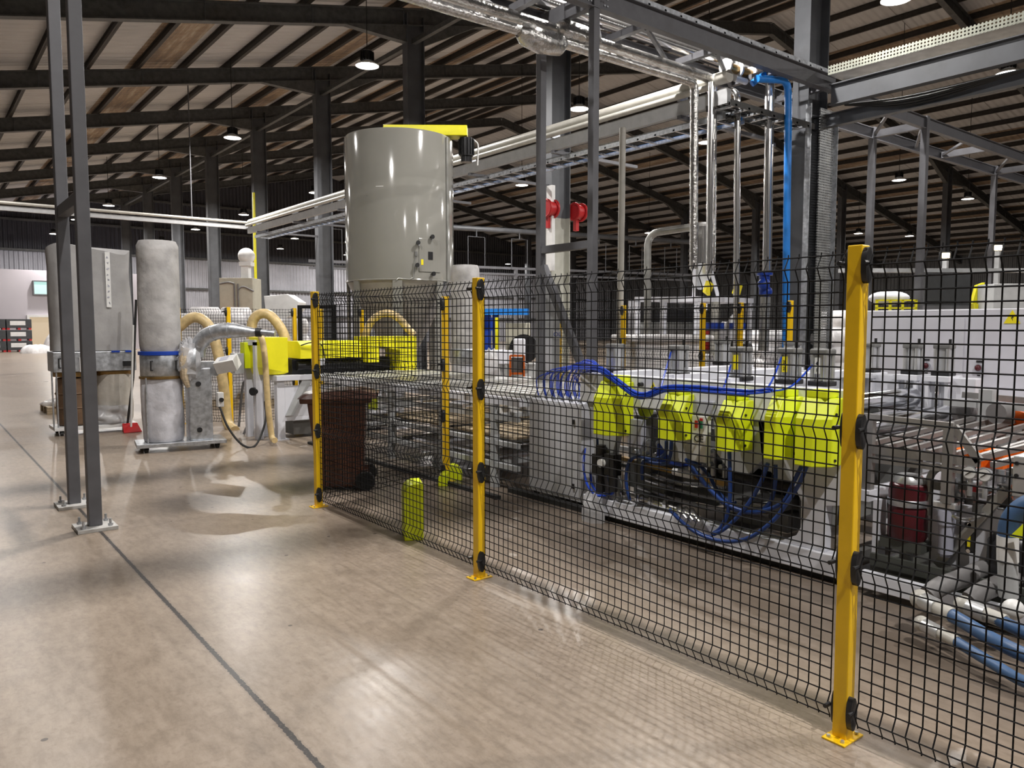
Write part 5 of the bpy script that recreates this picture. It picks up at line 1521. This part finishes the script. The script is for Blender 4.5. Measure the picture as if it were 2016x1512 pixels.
a = (7.585,2.613,1.76)
triangle(ov, (7.585, a[1], a[2]), 0.065)
# dull machine details under the cabinet
MB().bb((7.0, 1.0, 0.6), (7.5, 2.9, 0.95)).thing('conveyor_box', 'oven_white', 'low white box in front of the long control cabinet', 'box')
# ------------------------------------------------------------------ silo
SX, SY, SR = 7.39, 12.88, 0.98
si = T('silo', 'tall cream cylindrical silo with a yellow drive beam across its top', 'silo', (SX, SY, 0))
MB().lathe([(SR, 2.46), (SR, 4.86), (SR - 0.012, 4.885)], (SX, SY, 0), 72).part('tank', 'silo_cream', si)
MB().lathe([(SR + 0.004, 2.455), (SR + 0.012, 2.47), (SR + 0.004, 2.485)], (SX, SY, 0), 72, cap=False).part('seam', 'silo_cream', si)
MB().lathe([(0.16, 1.05), (0.18, 1.08), (SR - 0.02, 2.45)], (SX, SY, 0), 48).part('cone', 'silo_cone', si)
MB().cyl((SX, SY, 0.75), (SX, SY, 1.06), 0.15, n=18).part('outlet', 'galvanised', si)
base = math.atan2(-SY, -SX)
for da in (-52, -3, 45, 95, 140, 180, -100):
    a = base + R(da)
    half = 0.075 if da != -3 else 0.085
    q = MB()
    arc = [a + half * (2 * k / 4 - 1) for k in range(5)]
    pol = [(SX + (SR + 0.004) * math.cos(b), SY + (SR + 0.004) * math.sin(b)) for b in arc] + [(SX + (SR - 0.03) * math.cos(b), SY + (SR - 0.03) * math.sin(b)) for b in arc[::-1]]
    q.prism(pol, 'xy', 0.0, 2.5)
    q.part('leg', 'silo_cream', si)
# skirt plates that slope between legs
for da in (-27, 20):
    a = base + R(da)
    q = MB()
    def sk(u, v):
        b = a + R(21) * (2 * v - 1)
        r = SR - 0.01 - 0.34 * u
        return (SX + r * math.cos(b), SY + r * math.sin(b), 2.46 - 0.5 * u)
    q.grid(sk, 3, 8)
    q.part('skirt', 'silo_cone', si)
# yellow beam and motor
bd = Vector((0.80, -0.60, 0))
c0 = Vector((SX, SY, 5.0))
q = MB()
p0, p1 = c0 - bd * 0.22 + Vector((-.1, -.1, 0)), c0 + bd * 1.27 + Vector((-.1, -.1, 0))
q.bar(p0, p1, 0.34, 0.17)
yb = q.part('drive_beam', 'hood_yellow', si, 0.012)
MB().bar(p1 - bd * 0.45 + Vector((0, 0, -0.09)), p1 - bd * 0.38 + Vector((0, 0, -0.09)), 0.3, 0.1).part('beam_foot', 'hood_yellow', si)
mc = p1 - bd * 0.02
q = MB()
q.cyl((mc.x, mc.y, 4.60), (mc.x, mc.y, 4.90), 0.125, n=20); q.cyl((mc.x, mc.y, 4.50), (mc.x, mc.y, 4.60), 0.10, n=20)
for i in range(16):
    b = 2 * math.pi * i / 16
    q.box((mc.x + 0.13 * math.cos(b), mc.y + 0.13 * math.sin(b), 4.75), (0.03, 0.008, 0.26), b)
q.part('motor', 'roller_dark', si)
MB().tube(catmull([(mc.x + 0.1, mc.y - 0.08, 4.88), (mc.x + 0.17, mc.y - 0.12, 4.8), (mc.x + 0.17, mc.y - 0.12, 4.6), (mc.x + 0.16, mc.y - 0.12, 4.45)]), 0.014, 6).part('motor_cable', 'white_plastic', si)
crumple((SX - 0.85, SY + 0.0, 5.14), (SX - 0.35, SY + 0.5, 5.25), 'film', 'white plastic sheet lying on the top rim of the silo', 'plastic_sheet', 'sheet')
# hatch and fittings on the tank
def on_tank(px_ang, z, off=0.0):
    a = base + R(px_ang)
    return (SX + (SR + off) * math.cos(a), SY + (SR + off) * math.sin(a), z), a
def curved_plate(a0, a1, z0, z1, off, th, m, name, bev=0.0, parent=si):
    q = MB()
    secs = []
    n = 8
    for i in range(n + 1):
        b = base + R(a0 + (a1 - a0) * i / n)
        secs.append([(SX + (SR + off) * math.cos(b), SY + (SR + off) * math.sin(b), z0), (SX + (SR + off + th) * math.cos(b), SY + (SR + off + th) * math.sin(b), z0), (SX + (SR + off + th) * math.cos(b), SY + (SR + off + th) * math.sin(b), z1), (SX + (SR + off) * math.cos(b), SY + (SR + off) * math.sin(b), z1)])
    q.loft(secs)
    return q.part(name, m, parent, bev)
ht = curved_plate(19, 45, 2.60, 3.14, 0.0, 0.012, 'silo_cream', 'hatch', 0.004)
def knobs(ang, z):
    (x, y, zz), a = on_tank(ang, z, 0.03)
    q = MB()
    d = Vector((math.cos(a), math.sin(a), 0))
    q.cyl(Vector((x, y, zz)) - d * 0.03, Vector((x, y, zz)) + d * 0.05, 0.012, n=8)
    q.cyl(Vector((x, y, zz)) + d * 0.03, Vector((x, y, zz)) + d * 0.06, 0.036, n=14)
    q.part('hatch_knob', 'black_plastic', ht)
    MB().bar((x - 0.02 * d.y, y + 0.02 * d.x, zz - 0.04), (x - 0.02 * d.y, y + 0.02 * d.x, zz + 0.01), 0.03).part('clamp', 'galvanised', ht)
for a, z in ((32, 3.17), (17, 3.06), (16, 2.70), (33, 2.57)): knobs(a, z)
curved_plate(29, 34.5, 2.80, 2.93, 0.012, 0.006, 'black_plastic', 'sight_window', 0.0, ht)
curved_plate(21, 23.5, 2.71, 2.80, 0.012, 0.004, 'warn_yellow', 'label', 0.0, ht)
curved_plate(14.5, 17.0, 2.85, 2.92, 0.0, 0.03, 'machine_shadow_grey', 'switch', 0.0)
(x, y, z), a = on_tank(13, 2.5, 0.012)
P = [on_tank(b, zz, 0.012)[0] for b, zz in ((15.5, 2.86), (14.5, 2.76), (13.2, 2.73), (13, 2.50), (9, 2.47), (-2, 2.485), (-4, 2.45))]
MB().tube(P, 0.010, 6).part('conduit', 'grey_pipe', si)
P = [on_tank(57, zz, 0.02)[0] for zz in (4.85, 4.0, 3.0, 2.3)]
MB().tube(P, 0.022, 6).part('side_conduit', 'grey_pipe', si)
for a0, a1, z in ((-24, -16, 3.95), (-36, -33.5, 3.82)):
    curved_plate(a0, a1, z, z + 0.012, 0.0, 0.002, 'white_plastic' if a0 > -30 else 'grey_pipe', 'scratch')

for o in [si] + list(si.children_recursive):
    if o.type == 'MESH':
        for v in o.data.vertices:
            z = 1.685 + (v.co.z - 1.685) * 1.09 - 0.03
            v.co = (v.co.x * 1.03, v.co.y * 1.03, max(z, 0.0))

# dust collector behind the second post
d3 = T('dust_collector', 'small single bag dust collector standing right of the silo behind a yellow post', 'dust collector', (7.55, 10.95, 0))
bag((7.55, 10.95), 0.245, 1.30, 2.72, 'bag_fabric', d3, 'filter_bag', wob=0.02)
MB().lathe([(0.26, 1.05), (0.27, 1.07), (0.27, 1.28), (0.25, 1.30)], (7.55, 10.95, 0), 28).part('drum', 'galvanised', d3)
bag((7.55, 10.95), 0.25, 0.14, 1.05, 'film_bag', d3, 'collection_bag', wob=0.035, round_top=False)
MB().bb((7.0, 10.6, 0.08), (8.4, 11.25, 0.13)).part('platform', 'galvanised', d3)
MB().bb((7.9, 10.7, 1.02), (8.4, 11.1, 1.26)).part('fan_housing', 'machine_white', d3, 0.01)
MB().bb((8.0, 10.8, 0.13), (8.3, 11.05, 1.02)).part('pillar', 'galvanised', d3)
for cx, cy in ((7.1, 10.7), (8.3, 10.7), (7.1, 11.15), (8.3, 11.15)): castor(d3, cx, cy, 0.035)

# ------------------------------------------------------------------ dryer hopper on the stand
dh = T('dryer_hopper', 'stainless dryer hopper with a white lid between the foil clad pipes', 'hopper', (10.5, 8.2, 0))
hx, hy, hz = (10.551,8.3,3.061)
MB().cyl((hx, hy, 2.72), (hx, hy, 3.34), 0.135, n=30).part('barrel', 'stainless', dh)
MB().lathe([(0.137, 3.34), (0.14, 3.35), (0.14, 3.38), (0.11, 3.41), (0.0, 3.415)], (hx, hy, 0), 30).part('lid', 'white_plastic', dh)
MB().lathe([(0.06, 2.30), (0.08, 2.32), (0.2, 2.68), (0.22, 2.72)], (hx, hy, 0), 30).part('cone', 'alu', dh)
for sx in (-0.33, 0.33):
    MB().bar((hx + sx, hy - 0.1, 2.15), (hx + sx * 0.6, hy, 2.72), 0.05).part('stay', 'machine_white', dh)
MB().bb((hx - 0.6, hy - 0.4, 2.08), (hx + 0.9, hy + 0.4, 2.16)).part('deck', 'machine_white', dh)
for sx in (-0.55, 0.85):
    for sy in (-0.35, 0.35): MB().bb((hx + sx - 0.04, hy + sy - 0.04, 0), (hx + sx + 0.04, hy + sy + 0.04, 2.08)).part('leg', 'machine_white', dh)
q = MB()
for sx in (-0.28, 0.5): q.box((hx + sx, hy - 0.35, 2.3), (0.14, 0.06, 0.2), rot=Matrix.Rotation(R(25), 3, 'Y'))
q.part('bracket', 'warn_yellow', dh)
for i, sx in enumerate((-0.12, 0.5)):
    MB().cyl((hx + sx, hy - 0.38, 1.2), (hx + sx, hy - 0.38, 2.08), 0.075, n=16).part('feed_tube', 'pale_pipe', dh)
    MB().bb((hx + sx - 0.11, hy - 0.48, 1.62), (hx + sx + 0.11, hy - 0.28, 1.74)).part('slide_gate', 'blue_paint', dh)
ft = T('feeder_unit', 'white boxed feeder with a dark motor below the dryer hopper', 'feeder', (hx, hy - 0.2, 0))
MB().bb((hx - 0.35, hy - 0.3, 0.5), (hx + 0.45, hy + 0.3, 1.2)).part('box', 'machine_white', ft, 0.01)
MB().cyl((hx + 0.5, hy - 0.35, 1.3), (hx + 0.75, hy - 0.35, 1.3), 0.16, n=20).part('motor', 'roller_dark', ft)
MB().bb((hx - 0.3, hy - 0.25, 0), (hx + 0.4, hy + 0.25, 0.5)).part('stand', 'machine_grey', ft)

# ------------------------------------------------------------------ rear fences
def rear_fence(pts, label, mesh=True, top=2.0, pitch=0.05):
    t = T('safety_fence', label, 'fence', (pts[0][0], pts[0][1], 0))
    for x, y in pts:
        fence_post(t, x, y, [(0, -1)] if False else [(-1, 0)], top)
    for (a, b) in zip(pts[:-1], pts[1:]):
        a, b = Vector(a), Vector(b)
        d = (b - a).normalized()
        mesh_panel(tuple(a + d * 0.05), tuple(b - d * 0.05), 0.06, 1.98, (-d.y, d.x), pitch=pitch).part('mesh_panel', 'mesh_black', t)
    return t
rear_fence([(8.62, 5.42), (8.62, 6.75), (8.62, 8.25), (8.62, 9.72)], 'rear yellow post mesh fence running along the far side of the roller stand')
pp = T('fence_post', 'lone yellow fence post right of the foil clad pipes', 'post', (8.832,6.295,1.012)[:2] + (0,))
a = (8.832,6.295,1.012)
fence_post(pp, a[0], a[1], [(-1, 0)], 2.0)
fa, fb = (3.643,13.91,1.702)[:2], (4.216,13.081,1.702)[:2]
fc, fd = (5.322,12.977,1.703)[:2], (5.602,12.504,1.702)[:2]
fe = (6.3,12.339,1.703)[:2]
rear_fence([fa, fb, fc], 'yellow post mesh fence behind the extruder at the left')
g = T('fence_gate', 'black framed mesh gate between yellow posts behind the extruder', 'gate', (fc[0], fc[1], 0))
fence_post(g, fd[0], fd[1], [(-1, 0)], 1.98)
fence_post(g, fe[0], fe[1], [(-1, 0)], 1.98)
q = MB()
f0, f1 = Vector(fc + (0,)), Vector(fe + (0,))
f0 = f0 + (f1 - f0) * 0.08
f1 = f0 + (f1 - f0) * 0.55
q.bar(f0 + Vector((0, 0, 2.02)), f1 + Vector((0, 0, 2.02)), 0.06, 0.06)
for p in (f0, f1): q.bar(p + Vector((0, 0, 0.1)), p + Vector((0, 0, 2.05)), 0.06, 0.06)
q.part('gate_frame', 'mesh_black', g)
mesh_panel((f0.x, f0.y), (f1.x, f1.y), 0.1, 2.0, (0, 1)).part('mesh_panel', 'mesh_black', g)

# ------------------------------------------------------------------ goods and machines in the background
def wrapped_stack(x, y, w, d, h, label, m='sack_white', rz=0.0, layers=5):
    """pallet of stacked sacks under film: one object per pallet load"""
    t = T('sack_pallet', label, 'pallet load', (x, y, 0), 'pallet loads of white sacks')
    M = Matrix.Translation((x, y, 0)) @ Matrix.Rotation(rz, 4, 'Z')
    q = MB(M)
    for i in range(6): q.bb((-w / 2 + i * w / 6 + 0.01, -d / 2, 0.11), (-w / 2 + (i + 1) * w / 6 - 0.01, d / 2, 0.14))
    for yy in (-d / 2 + 0.06, 0, d / 2 - 0.06): q.bb((-w / 2, yy - 0.05, 0.0), (w / 2, yy + 0.05, 0.11))
    q.part('pallet', 'wood', t)
    lh = (h - 0.14) / layers
    for k in range(layers):
        q = MB(M)
        for i in range(2):
            for j in range(2):
                cx, cy = (-w / 4 if i == 0 else w / 4), (-d / 4 if j == 0 else d / 4)
                zz = 0.14 + k * lh
                e = random.uniform(0.96, 1.03)
                secs = []
                for u, s in ((0, 0.86), (0.2, 0.98), (0.5, 1.03), (0.8, 0.98), (1, 0.84)):
                    a, b = w / 4 * s * e, d / 4 * s * e
                    r = 0.7
                    secs.append([(cx - a, cy - b * r, zz + u * lh), (cx - a * r, cy - b, zz + u * lh), (cx + a * r, cy - b, zz + u * lh), (cx + a, cy - b * r, zz + u * lh), (cx + a, cy + b * r, zz + u * lh), (cx + a * r, cy + b, zz + u * lh), (cx - a * r, cy + b, zz + u * lh), (cx - a, cy + b * r, zz + u * lh)])
                q.loft(secs, True)
        q.part('sack_layer', m, t)
    return t
def at(px, py, D):
    return None
for p, w, d, h, l in (
    ((4.911,17.108,1.272), 1.4, 1.1, 1.95, 'white sack pallet seen through the mesh right of the tall dust bag'),
    ((6.221,18.241,1.23), 1.4, 1.1, 1.98, 'white sack pallet behind the leftmost fence post of the rear mesh'),
    ((6.374,16.471,1.262), 1.2, 1.1, 1.85, 'white sack pallet behind the arched tan hose'),
    ((6.847,21.942,1.147), 1.6, 1.1, 2.2, 'further white sack pallet peeping over the row behind the extruder'),
    ((7.835,16.725,1.116), 1.1, 1.1, 1.2, 'low white sack pallet behind the black framed gate'),
    ((13.489,7.984,1.32), 1.5, 1.2, 1.6, 'white sack pallet between the perforated column panel and the thick yellow post'),
    ((17.787,9.7,1.097), 1.3, 1.2, 2.05, 'taller white sack pallet just left of the thick yellow post'),
    ((14.731,10.313,1.141), 1.3, 1.2, 1.6, 'white sack pallet behind the upright steel pipes'),
):
    wrapped_stack(p[0], p[1], w, d, h, l, rz=R(-15))
ws = T('sack_pallet', 'pallet stack under a flat white cover sheet behind the second air cylinder', 'pallet load', (11.6, 10.2, 0), 'pallet loads of white sacks')
p = (9.369,8.16,1.38)
MB(Matrix.Translation((p[0], p[1], 0)) @ Matrix.Rotation(R(-30), 4, 'Z')).bb((-0.55, -0.5, 0.12), (0.55, 0.5, 1.45)).part('load', 'sack_white', ws, 0.03)
MB(Matrix.Translation((p[0], p[1], 0)) @ Matrix.Rotation(R(-30), 4, 'Z')).bb((-0.66, -0.6, 1.45), (0.66, 0.6, 1.55)).part('cover_sheet', 'sack_white', ws, 0.04)
MB(Matrix.Translation((p[0], p[1], 0)) @ Matrix.Rotation(R(-30), 4, 'Z')).bb((-0.6, -0.55, 0.0), (0.6, 0.55, 0.12)).part('pallet', 'wood', ws)
crumple((11.608,8.439,0.975)[:2] + (0.0,), ((11.608,8.439,0.975)[0] + 1.1, (11.608,8.439,0.975)[1] + 0.8, 1.75), 'sack_white', 'bulging white bulk bag beside the blue pipe valve', 'bulk_bag', 'bag', amp=0.15)
# dark framed machine beyond
p = (11.75,9.852,1.606)
fm = T('frame_machine', 'white framed machine with dark insides beyond the rear fence', 'machine', (p[0], p[1], 0))
M = Matrix.Translation((p[0], p[1], 0)) @ Matrix.Rotation(R(-38), 4, 'Z')
q = MB(M)
for xx in (-0.75, 0.75):
    for yy in (0, 0.8): q.bb((xx - 0.05, yy - 0.05, 0), (xx + 0.05, yy + 0.05, 2.2))
for zz in (0.9, 2.15): q.bb((-0.8, -0.05, zz), (0.8, 0.05, zz + 0.1))
q.part('frame', 'machine_white', fm)
MB(M).bb((-0.7, 0.1, 0.9), (0.7, 0.75, 2.0)).part('core', 'roller_dark', fm)
MB(M).cyl((-0.7, 0.05, 1.6), (0.7, 0.05, 1.6), 0.16, n=18).part('roll', 'machine_shadow_grey', fm)
MB(M).bb((0.45, -0.15, 1.2), (0.7, -0.06, 1.6)).part('panel', 'red', fm)
MB(M).cyl((-0.7, 0.02, 1.2), (0.7, 0.02, 1.2), 0.1, n=18).part('roll', 'stainless', fm)
# blue press, cream box, motor
p = (8.909,12.075,1.508)
bp_ = T('blue_press', 'blue framed press with a yellow strip behind the second yellow post', 'machine', (p[0], p[1], 0))
M = Matrix.Translation((p[0], p[1], 0)) @ Matrix.Rotation(R(-38), 4, 'Z')
q = MB(M)
for xx in (-0.28, -0.05, 0.1): q.bb((xx - 0.05, -0.1, 0.0), (xx + 0.06, 0.3, 1.9))
q.bb((-0.33, -0.12, 1.05), (0.16, 0.3, 1.25)); q.bb((-0.33, -0.1, 1.6), (0.16, 0.3, 1.85))
q.part('frame', 'blue_paint', bp_)
MB(M).bb((-0.35, -0.15, 1.90), (0.75, 0.2, 2.02)).part('top_rail', 'bright_blue', bp_)
MB(M).bb((0.10, -0.16, 1.22), (0.17, -0.1, 1.85)).part('guard_strip', 'hood_yellow', bp_)
MB(M).bb((0.3, 0.0, 1.1), (0.78, 0.4, 1.75)).part('cream_cover', 'cream_box', bp_, 0.02)
MB(M).cyl((0.65, -0.3, 1.25), (0.65, 0.0, 1.25), 0.28, n=24).part('flywheel', 'roller_dark', bp_)
MB(M).bb((0.45, -0.35, 0.9), (0.68, -0.02, 1.45)).part('white_shield', 'machine_white', bp_, 0.03)
MB(M).bb((-0.3, -0.2, 0.0), (0.9, 0.45, 0.95)).part('bed', 'machine_grey', bp_)
crumple((6.71,9.225,1.023)[:2] + (0.0,), ((6.71,9.225,1.023)[0] + 0.42, (6.71,9.225,1.023)[1] + 0.3, 1.28), 'sack_white', 'white wrapped bundle in front of the blue press', 'bundle', 'bundle', amp=0.12)
p = (6.96,8.775,1.094)
og = T('machine_guard', 'small orange guard frame beside the white bundle', 'frame', (p[0], p[1], 0))
M = Matrix.Translation((p[0], p[1], 0)) @ Matrix.Rotation(R(-38), 4, 'Z')
q = MB(M)
for xx in (-0.1, 0.1): q.bb((xx - 0.015, -0.02, 0), (xx + 0.015, 0.02, 1.26))
for zz in (0.98, 1.24): q.bb((-0.1, -0.02, zz), (0.1, 0.02, zz + 0.03))
q.part('frame', 'orange', og)
MB(M).bb((-0.09, 0.03, 0.98), (0.09, 0.2, 1.22)).part('core', 'machine_shadow_grey', og)
p = (6.376,7.962,0.856)
MB(Matrix.Translation((p[0], p[1], 0)) @ Matrix.Rotation(R(-38), 4, 'Z')).bb((-0.35, -0.1, 0.3), (0.15, 0.4, 0.99)).thing('low_cabinet', 'white_plastic', 'low white cabinet left of the gantry leg behind the cooling table', 'cabinet', bev=0.01)
# slim grey tower with a small sign
p = (7.612,8.773,1.548)
tw = T('machine_tower', 'grey machine tower with a white sign between the gantry legs', 'machine', (p[0], p[1], 0))
M = Matrix.Translation((p[0], p[1], 0)) @ Matrix.Rotation(R(-38), 4, 'Z')
MB(M).bb((-0.12, -0.05, 0), (0.13, 0.25, 2.3)).part('column', 'machine_grey', tw, 0.004)
MB(M).bb((-0.2, -0.12, 0.8), (0.0, 0.0, 1.5)).part('box', 'cabinet_grey', tw, 0.004)
sg = MB(M).bb((0.03, -0.07, 1.5), (0.15, -0.05, 1.62)).part('sign', 'white_plastic', tw)
v = M @ Vector((0.09, -0.074, 1.56))
text(sg, 'OL', v, 0.09, 'blue_paint', (R(90), 0, R(-38)))
q = MB(M)
for i in range(8): q.cyl((-0.04 + 0.08 * (i % 2), -0.055, 1.7 + 0.07 * (i // 2)), (-0.04 + 0.08 * (i % 2), -0.05, 1.7 + 0.07 * (i // 2)), 0.012, n=8)
q.part('bolt', 'galvanised', tw)
# far right: mezzanine goods
p = (16.428,6.827,2.112)
dk = T('dark_cabinet', 'dark grey triple panel cabinet standing above the white control cabinet', 'cabinet', (p[0], p[1], 0))
M = Matrix.Translation((p[0], p[1], 0)) @ Matrix.Rotation(R(-38), 4, 'Z')
for i in range(3): MB(M).bb((-0.42 + i * 0.28, -0.02, 2.18), (-0.15 + i * 0.28, 0.02, 2.70)).part('panel', 'crate_dark', dk, 0.004)
MB(M).bb((-0.45, 0.02, 2.1), (0.45, 0.5, 2.75)).part('case', 'crate_dark', dk)
MB(M).bb((-0.45, 0.0, 0.0), (0.45, 0.5, 2.1)).part('base', 'dark_steel', dk)
MB(M).bb((-2.0, 0.3, 2.78), (3.0, 0.5, 2.86)).thing('service_rail', 'machine_grey', 'grey horizontal rail above the dark triple panel cabinet', 'rail')
p = (15.118,7.217,2.196)
yr = T('railing', 'yellow pipe railing under the white domed cover at the right background', 'railing', (p[0], p[1], 0))
M = Matrix.Translation((p[0], p[1], 0)) @ Matrix.Rotation(R(-38), 4, 'Z')
q = MB(M)
for xx in (-0.38, -0.12, 0.12, 0.38): q.bb((xx - 0.02, -0.02, 0), (xx + 0.02, 0.02, 2.2))
q.part('post', 'hood_yellow', yr)
q = MB(M)
for zz in (2.17, 2.02): q.bb((-0.4, -0.02, zz), (0.4, 0.02, zz + 0.03))
q.part('rail', 'hood_yellow', yr)
q = MB(M)
q.ball((0, 0.3, 2.24), 0.40, 20, 10, sc=(1, 0.6, 0.35))
q.thing('domed_cover', 'machine_white', 'white domed cover over the yellow railing', 'cover')
p = (15.773,5.435,2.253)
MB(Matrix.Translation((p[0], p[1], 0)) @ Matrix.Rotation(R(-38), 4, 'Z')).bb((-0.35, 0, 0), (1.2, 0.6, 2.45)).thing('machine_box', 'machine_grey', 'plain grey machine box at the right edge behind the white control cabinet', 'machine', bev=0.01)
p = (15.817,6.035,2.132)
q = MB(Matrix.Translation((p[0], p[1], 0)) @ Matrix.Rotation(R(-38), 4, 'Z'))
q.bb((-0.08, -0.05, 0), (0.04, 0.1, 2.1)); q.loft([[(-0.1, 0, 2.1), (0.0, 0, 2.1), (0.0, 0.1, 2.1), (-0.1, 0.1, 2.1)], [(-0.02, 0, 2.45), (0.12, 0, 2.5), (0.12, 0.1, 2.5), (-0.02, 0.1, 2.45)]])
q.thing('robot_arm', 'hood_yellow', 'small yellow arm beside the dark triple panel cabinet', 'arm')
for px_i, (p, l) in enumerate((((19.012,7.98,3.317), 'warm floodlight on a short post above the dark triple panel cabinet'), ((19.96,7.237,3.492), 'warm floodlight on a post at the far right'))):
    t = T('floodlight', l, 'lamp', (p[0], p[1], 0), 'warm floodlights')
    MB().bb((p[0] - 0.05, p[1] - 0.05, 0), (p[0] + 0.05, p[1] + 0.05, p[2] - 0.08)).part('post', 'machine_grey', t)
    M = Matrix.Translation(p) @ Matrix.Rotation(R(-45), 4, 'Z')
    MB(M).bb((-0.12, 0.0, -0.09), (0.12, 0.08, 0.09)).part('housing', 'black_plastic', t)
    MB(M).bb((-0.08, -0.012, -0.055), (0.08, 0.0, 0.055)).part('lens', 'flood_glow', t)
# left background: cream hopper machine with blower, white hopper, dark cabinet front
p = (8.767,26.153,1.719)
cm = T('cream_plant', 'cream panelled plant with dark pipe lines and a white blower on top', 'machine', (p[0], p[1], 0))
M = Matrix.Translation((p[0], p[1], 0)) @ Matrix.Rotation(R(-38), 4, 'Z')
MB(M).bb((-0.62, 0, 0), (0.5, 0.9, 3.3)).part('panel_box', 'cream_box', cm, 0.01)
q = MB(M)
for xx in (-0.1, 0.02): q.tube([(xx, -0.04, 0.3), (xx, -0.04, 3.1)], 0.025, 6)
q.tube(catmull([(-0.1, -0.04, 3.1), (-0.3, -0.04, 3.15), (-0.6, -0.04, 3.1)]), 0.025, 6); q.tube(catmull([(0.02, -0.04, 2.9), (0.2, -0.04, 3.0), (0.55, -0.04, 2.85)]), 0.025, 6); q.tube(catmull([(0.02, -0.04, 1.9), (0.2, -0.04, 2.0), (0.55, -0.04, 1.85)]), 0.025, 6)
q.part('pipe', 'grey_rubber', cm)
q = MB(M)
q.bb((0.05, 0.2, 3.3), (0.3, 0.5, 3.8)); q.ball((0.2, 0.35, 4.05), 0.28, 16, 10); q.bb((0.0, 0.15, 3.72), (0.4, 0.55, 3.85))
q.part('blower', 'white_plastic', cm)
p = (7.635,19.421,2.236)
wh = T('white_hopper', 'white angular hopper chute behind the extruder fence', 'hopper', (p[0], p[1], 0))
M = Matrix.Translation((p[0], p[1], 0)) @ Matrix.Rotation(R(-38), 4, 'Z')
MB(M).prism([(-0.4, 2.45), (-0.35, 1.9), (0.05, 1.8), (0.45, 2.1), (0.5, 2.3), (0.2, 2.5)], 'xz', -0.2, 0.5).part('chute', 'white_plastic', wh, 0.01)
MB(M).bb((-0.3, 0, 0), (0.2, 0.4, 1.9)).part('support', 'machine_grey', wh)
p = (6.91,25.067,1.717)
MB(Matrix.Translation((p[0], p[1], 0)) @ Matrix.Rotation(R(-38), 4, 'Z')).bb((-0.4, 0, 0), (0.3, 0.5, 2.0)).thing('orange_cabinet', 'orange', 'orange topped box seen over the sacks right of the tall dust bag', 'box')
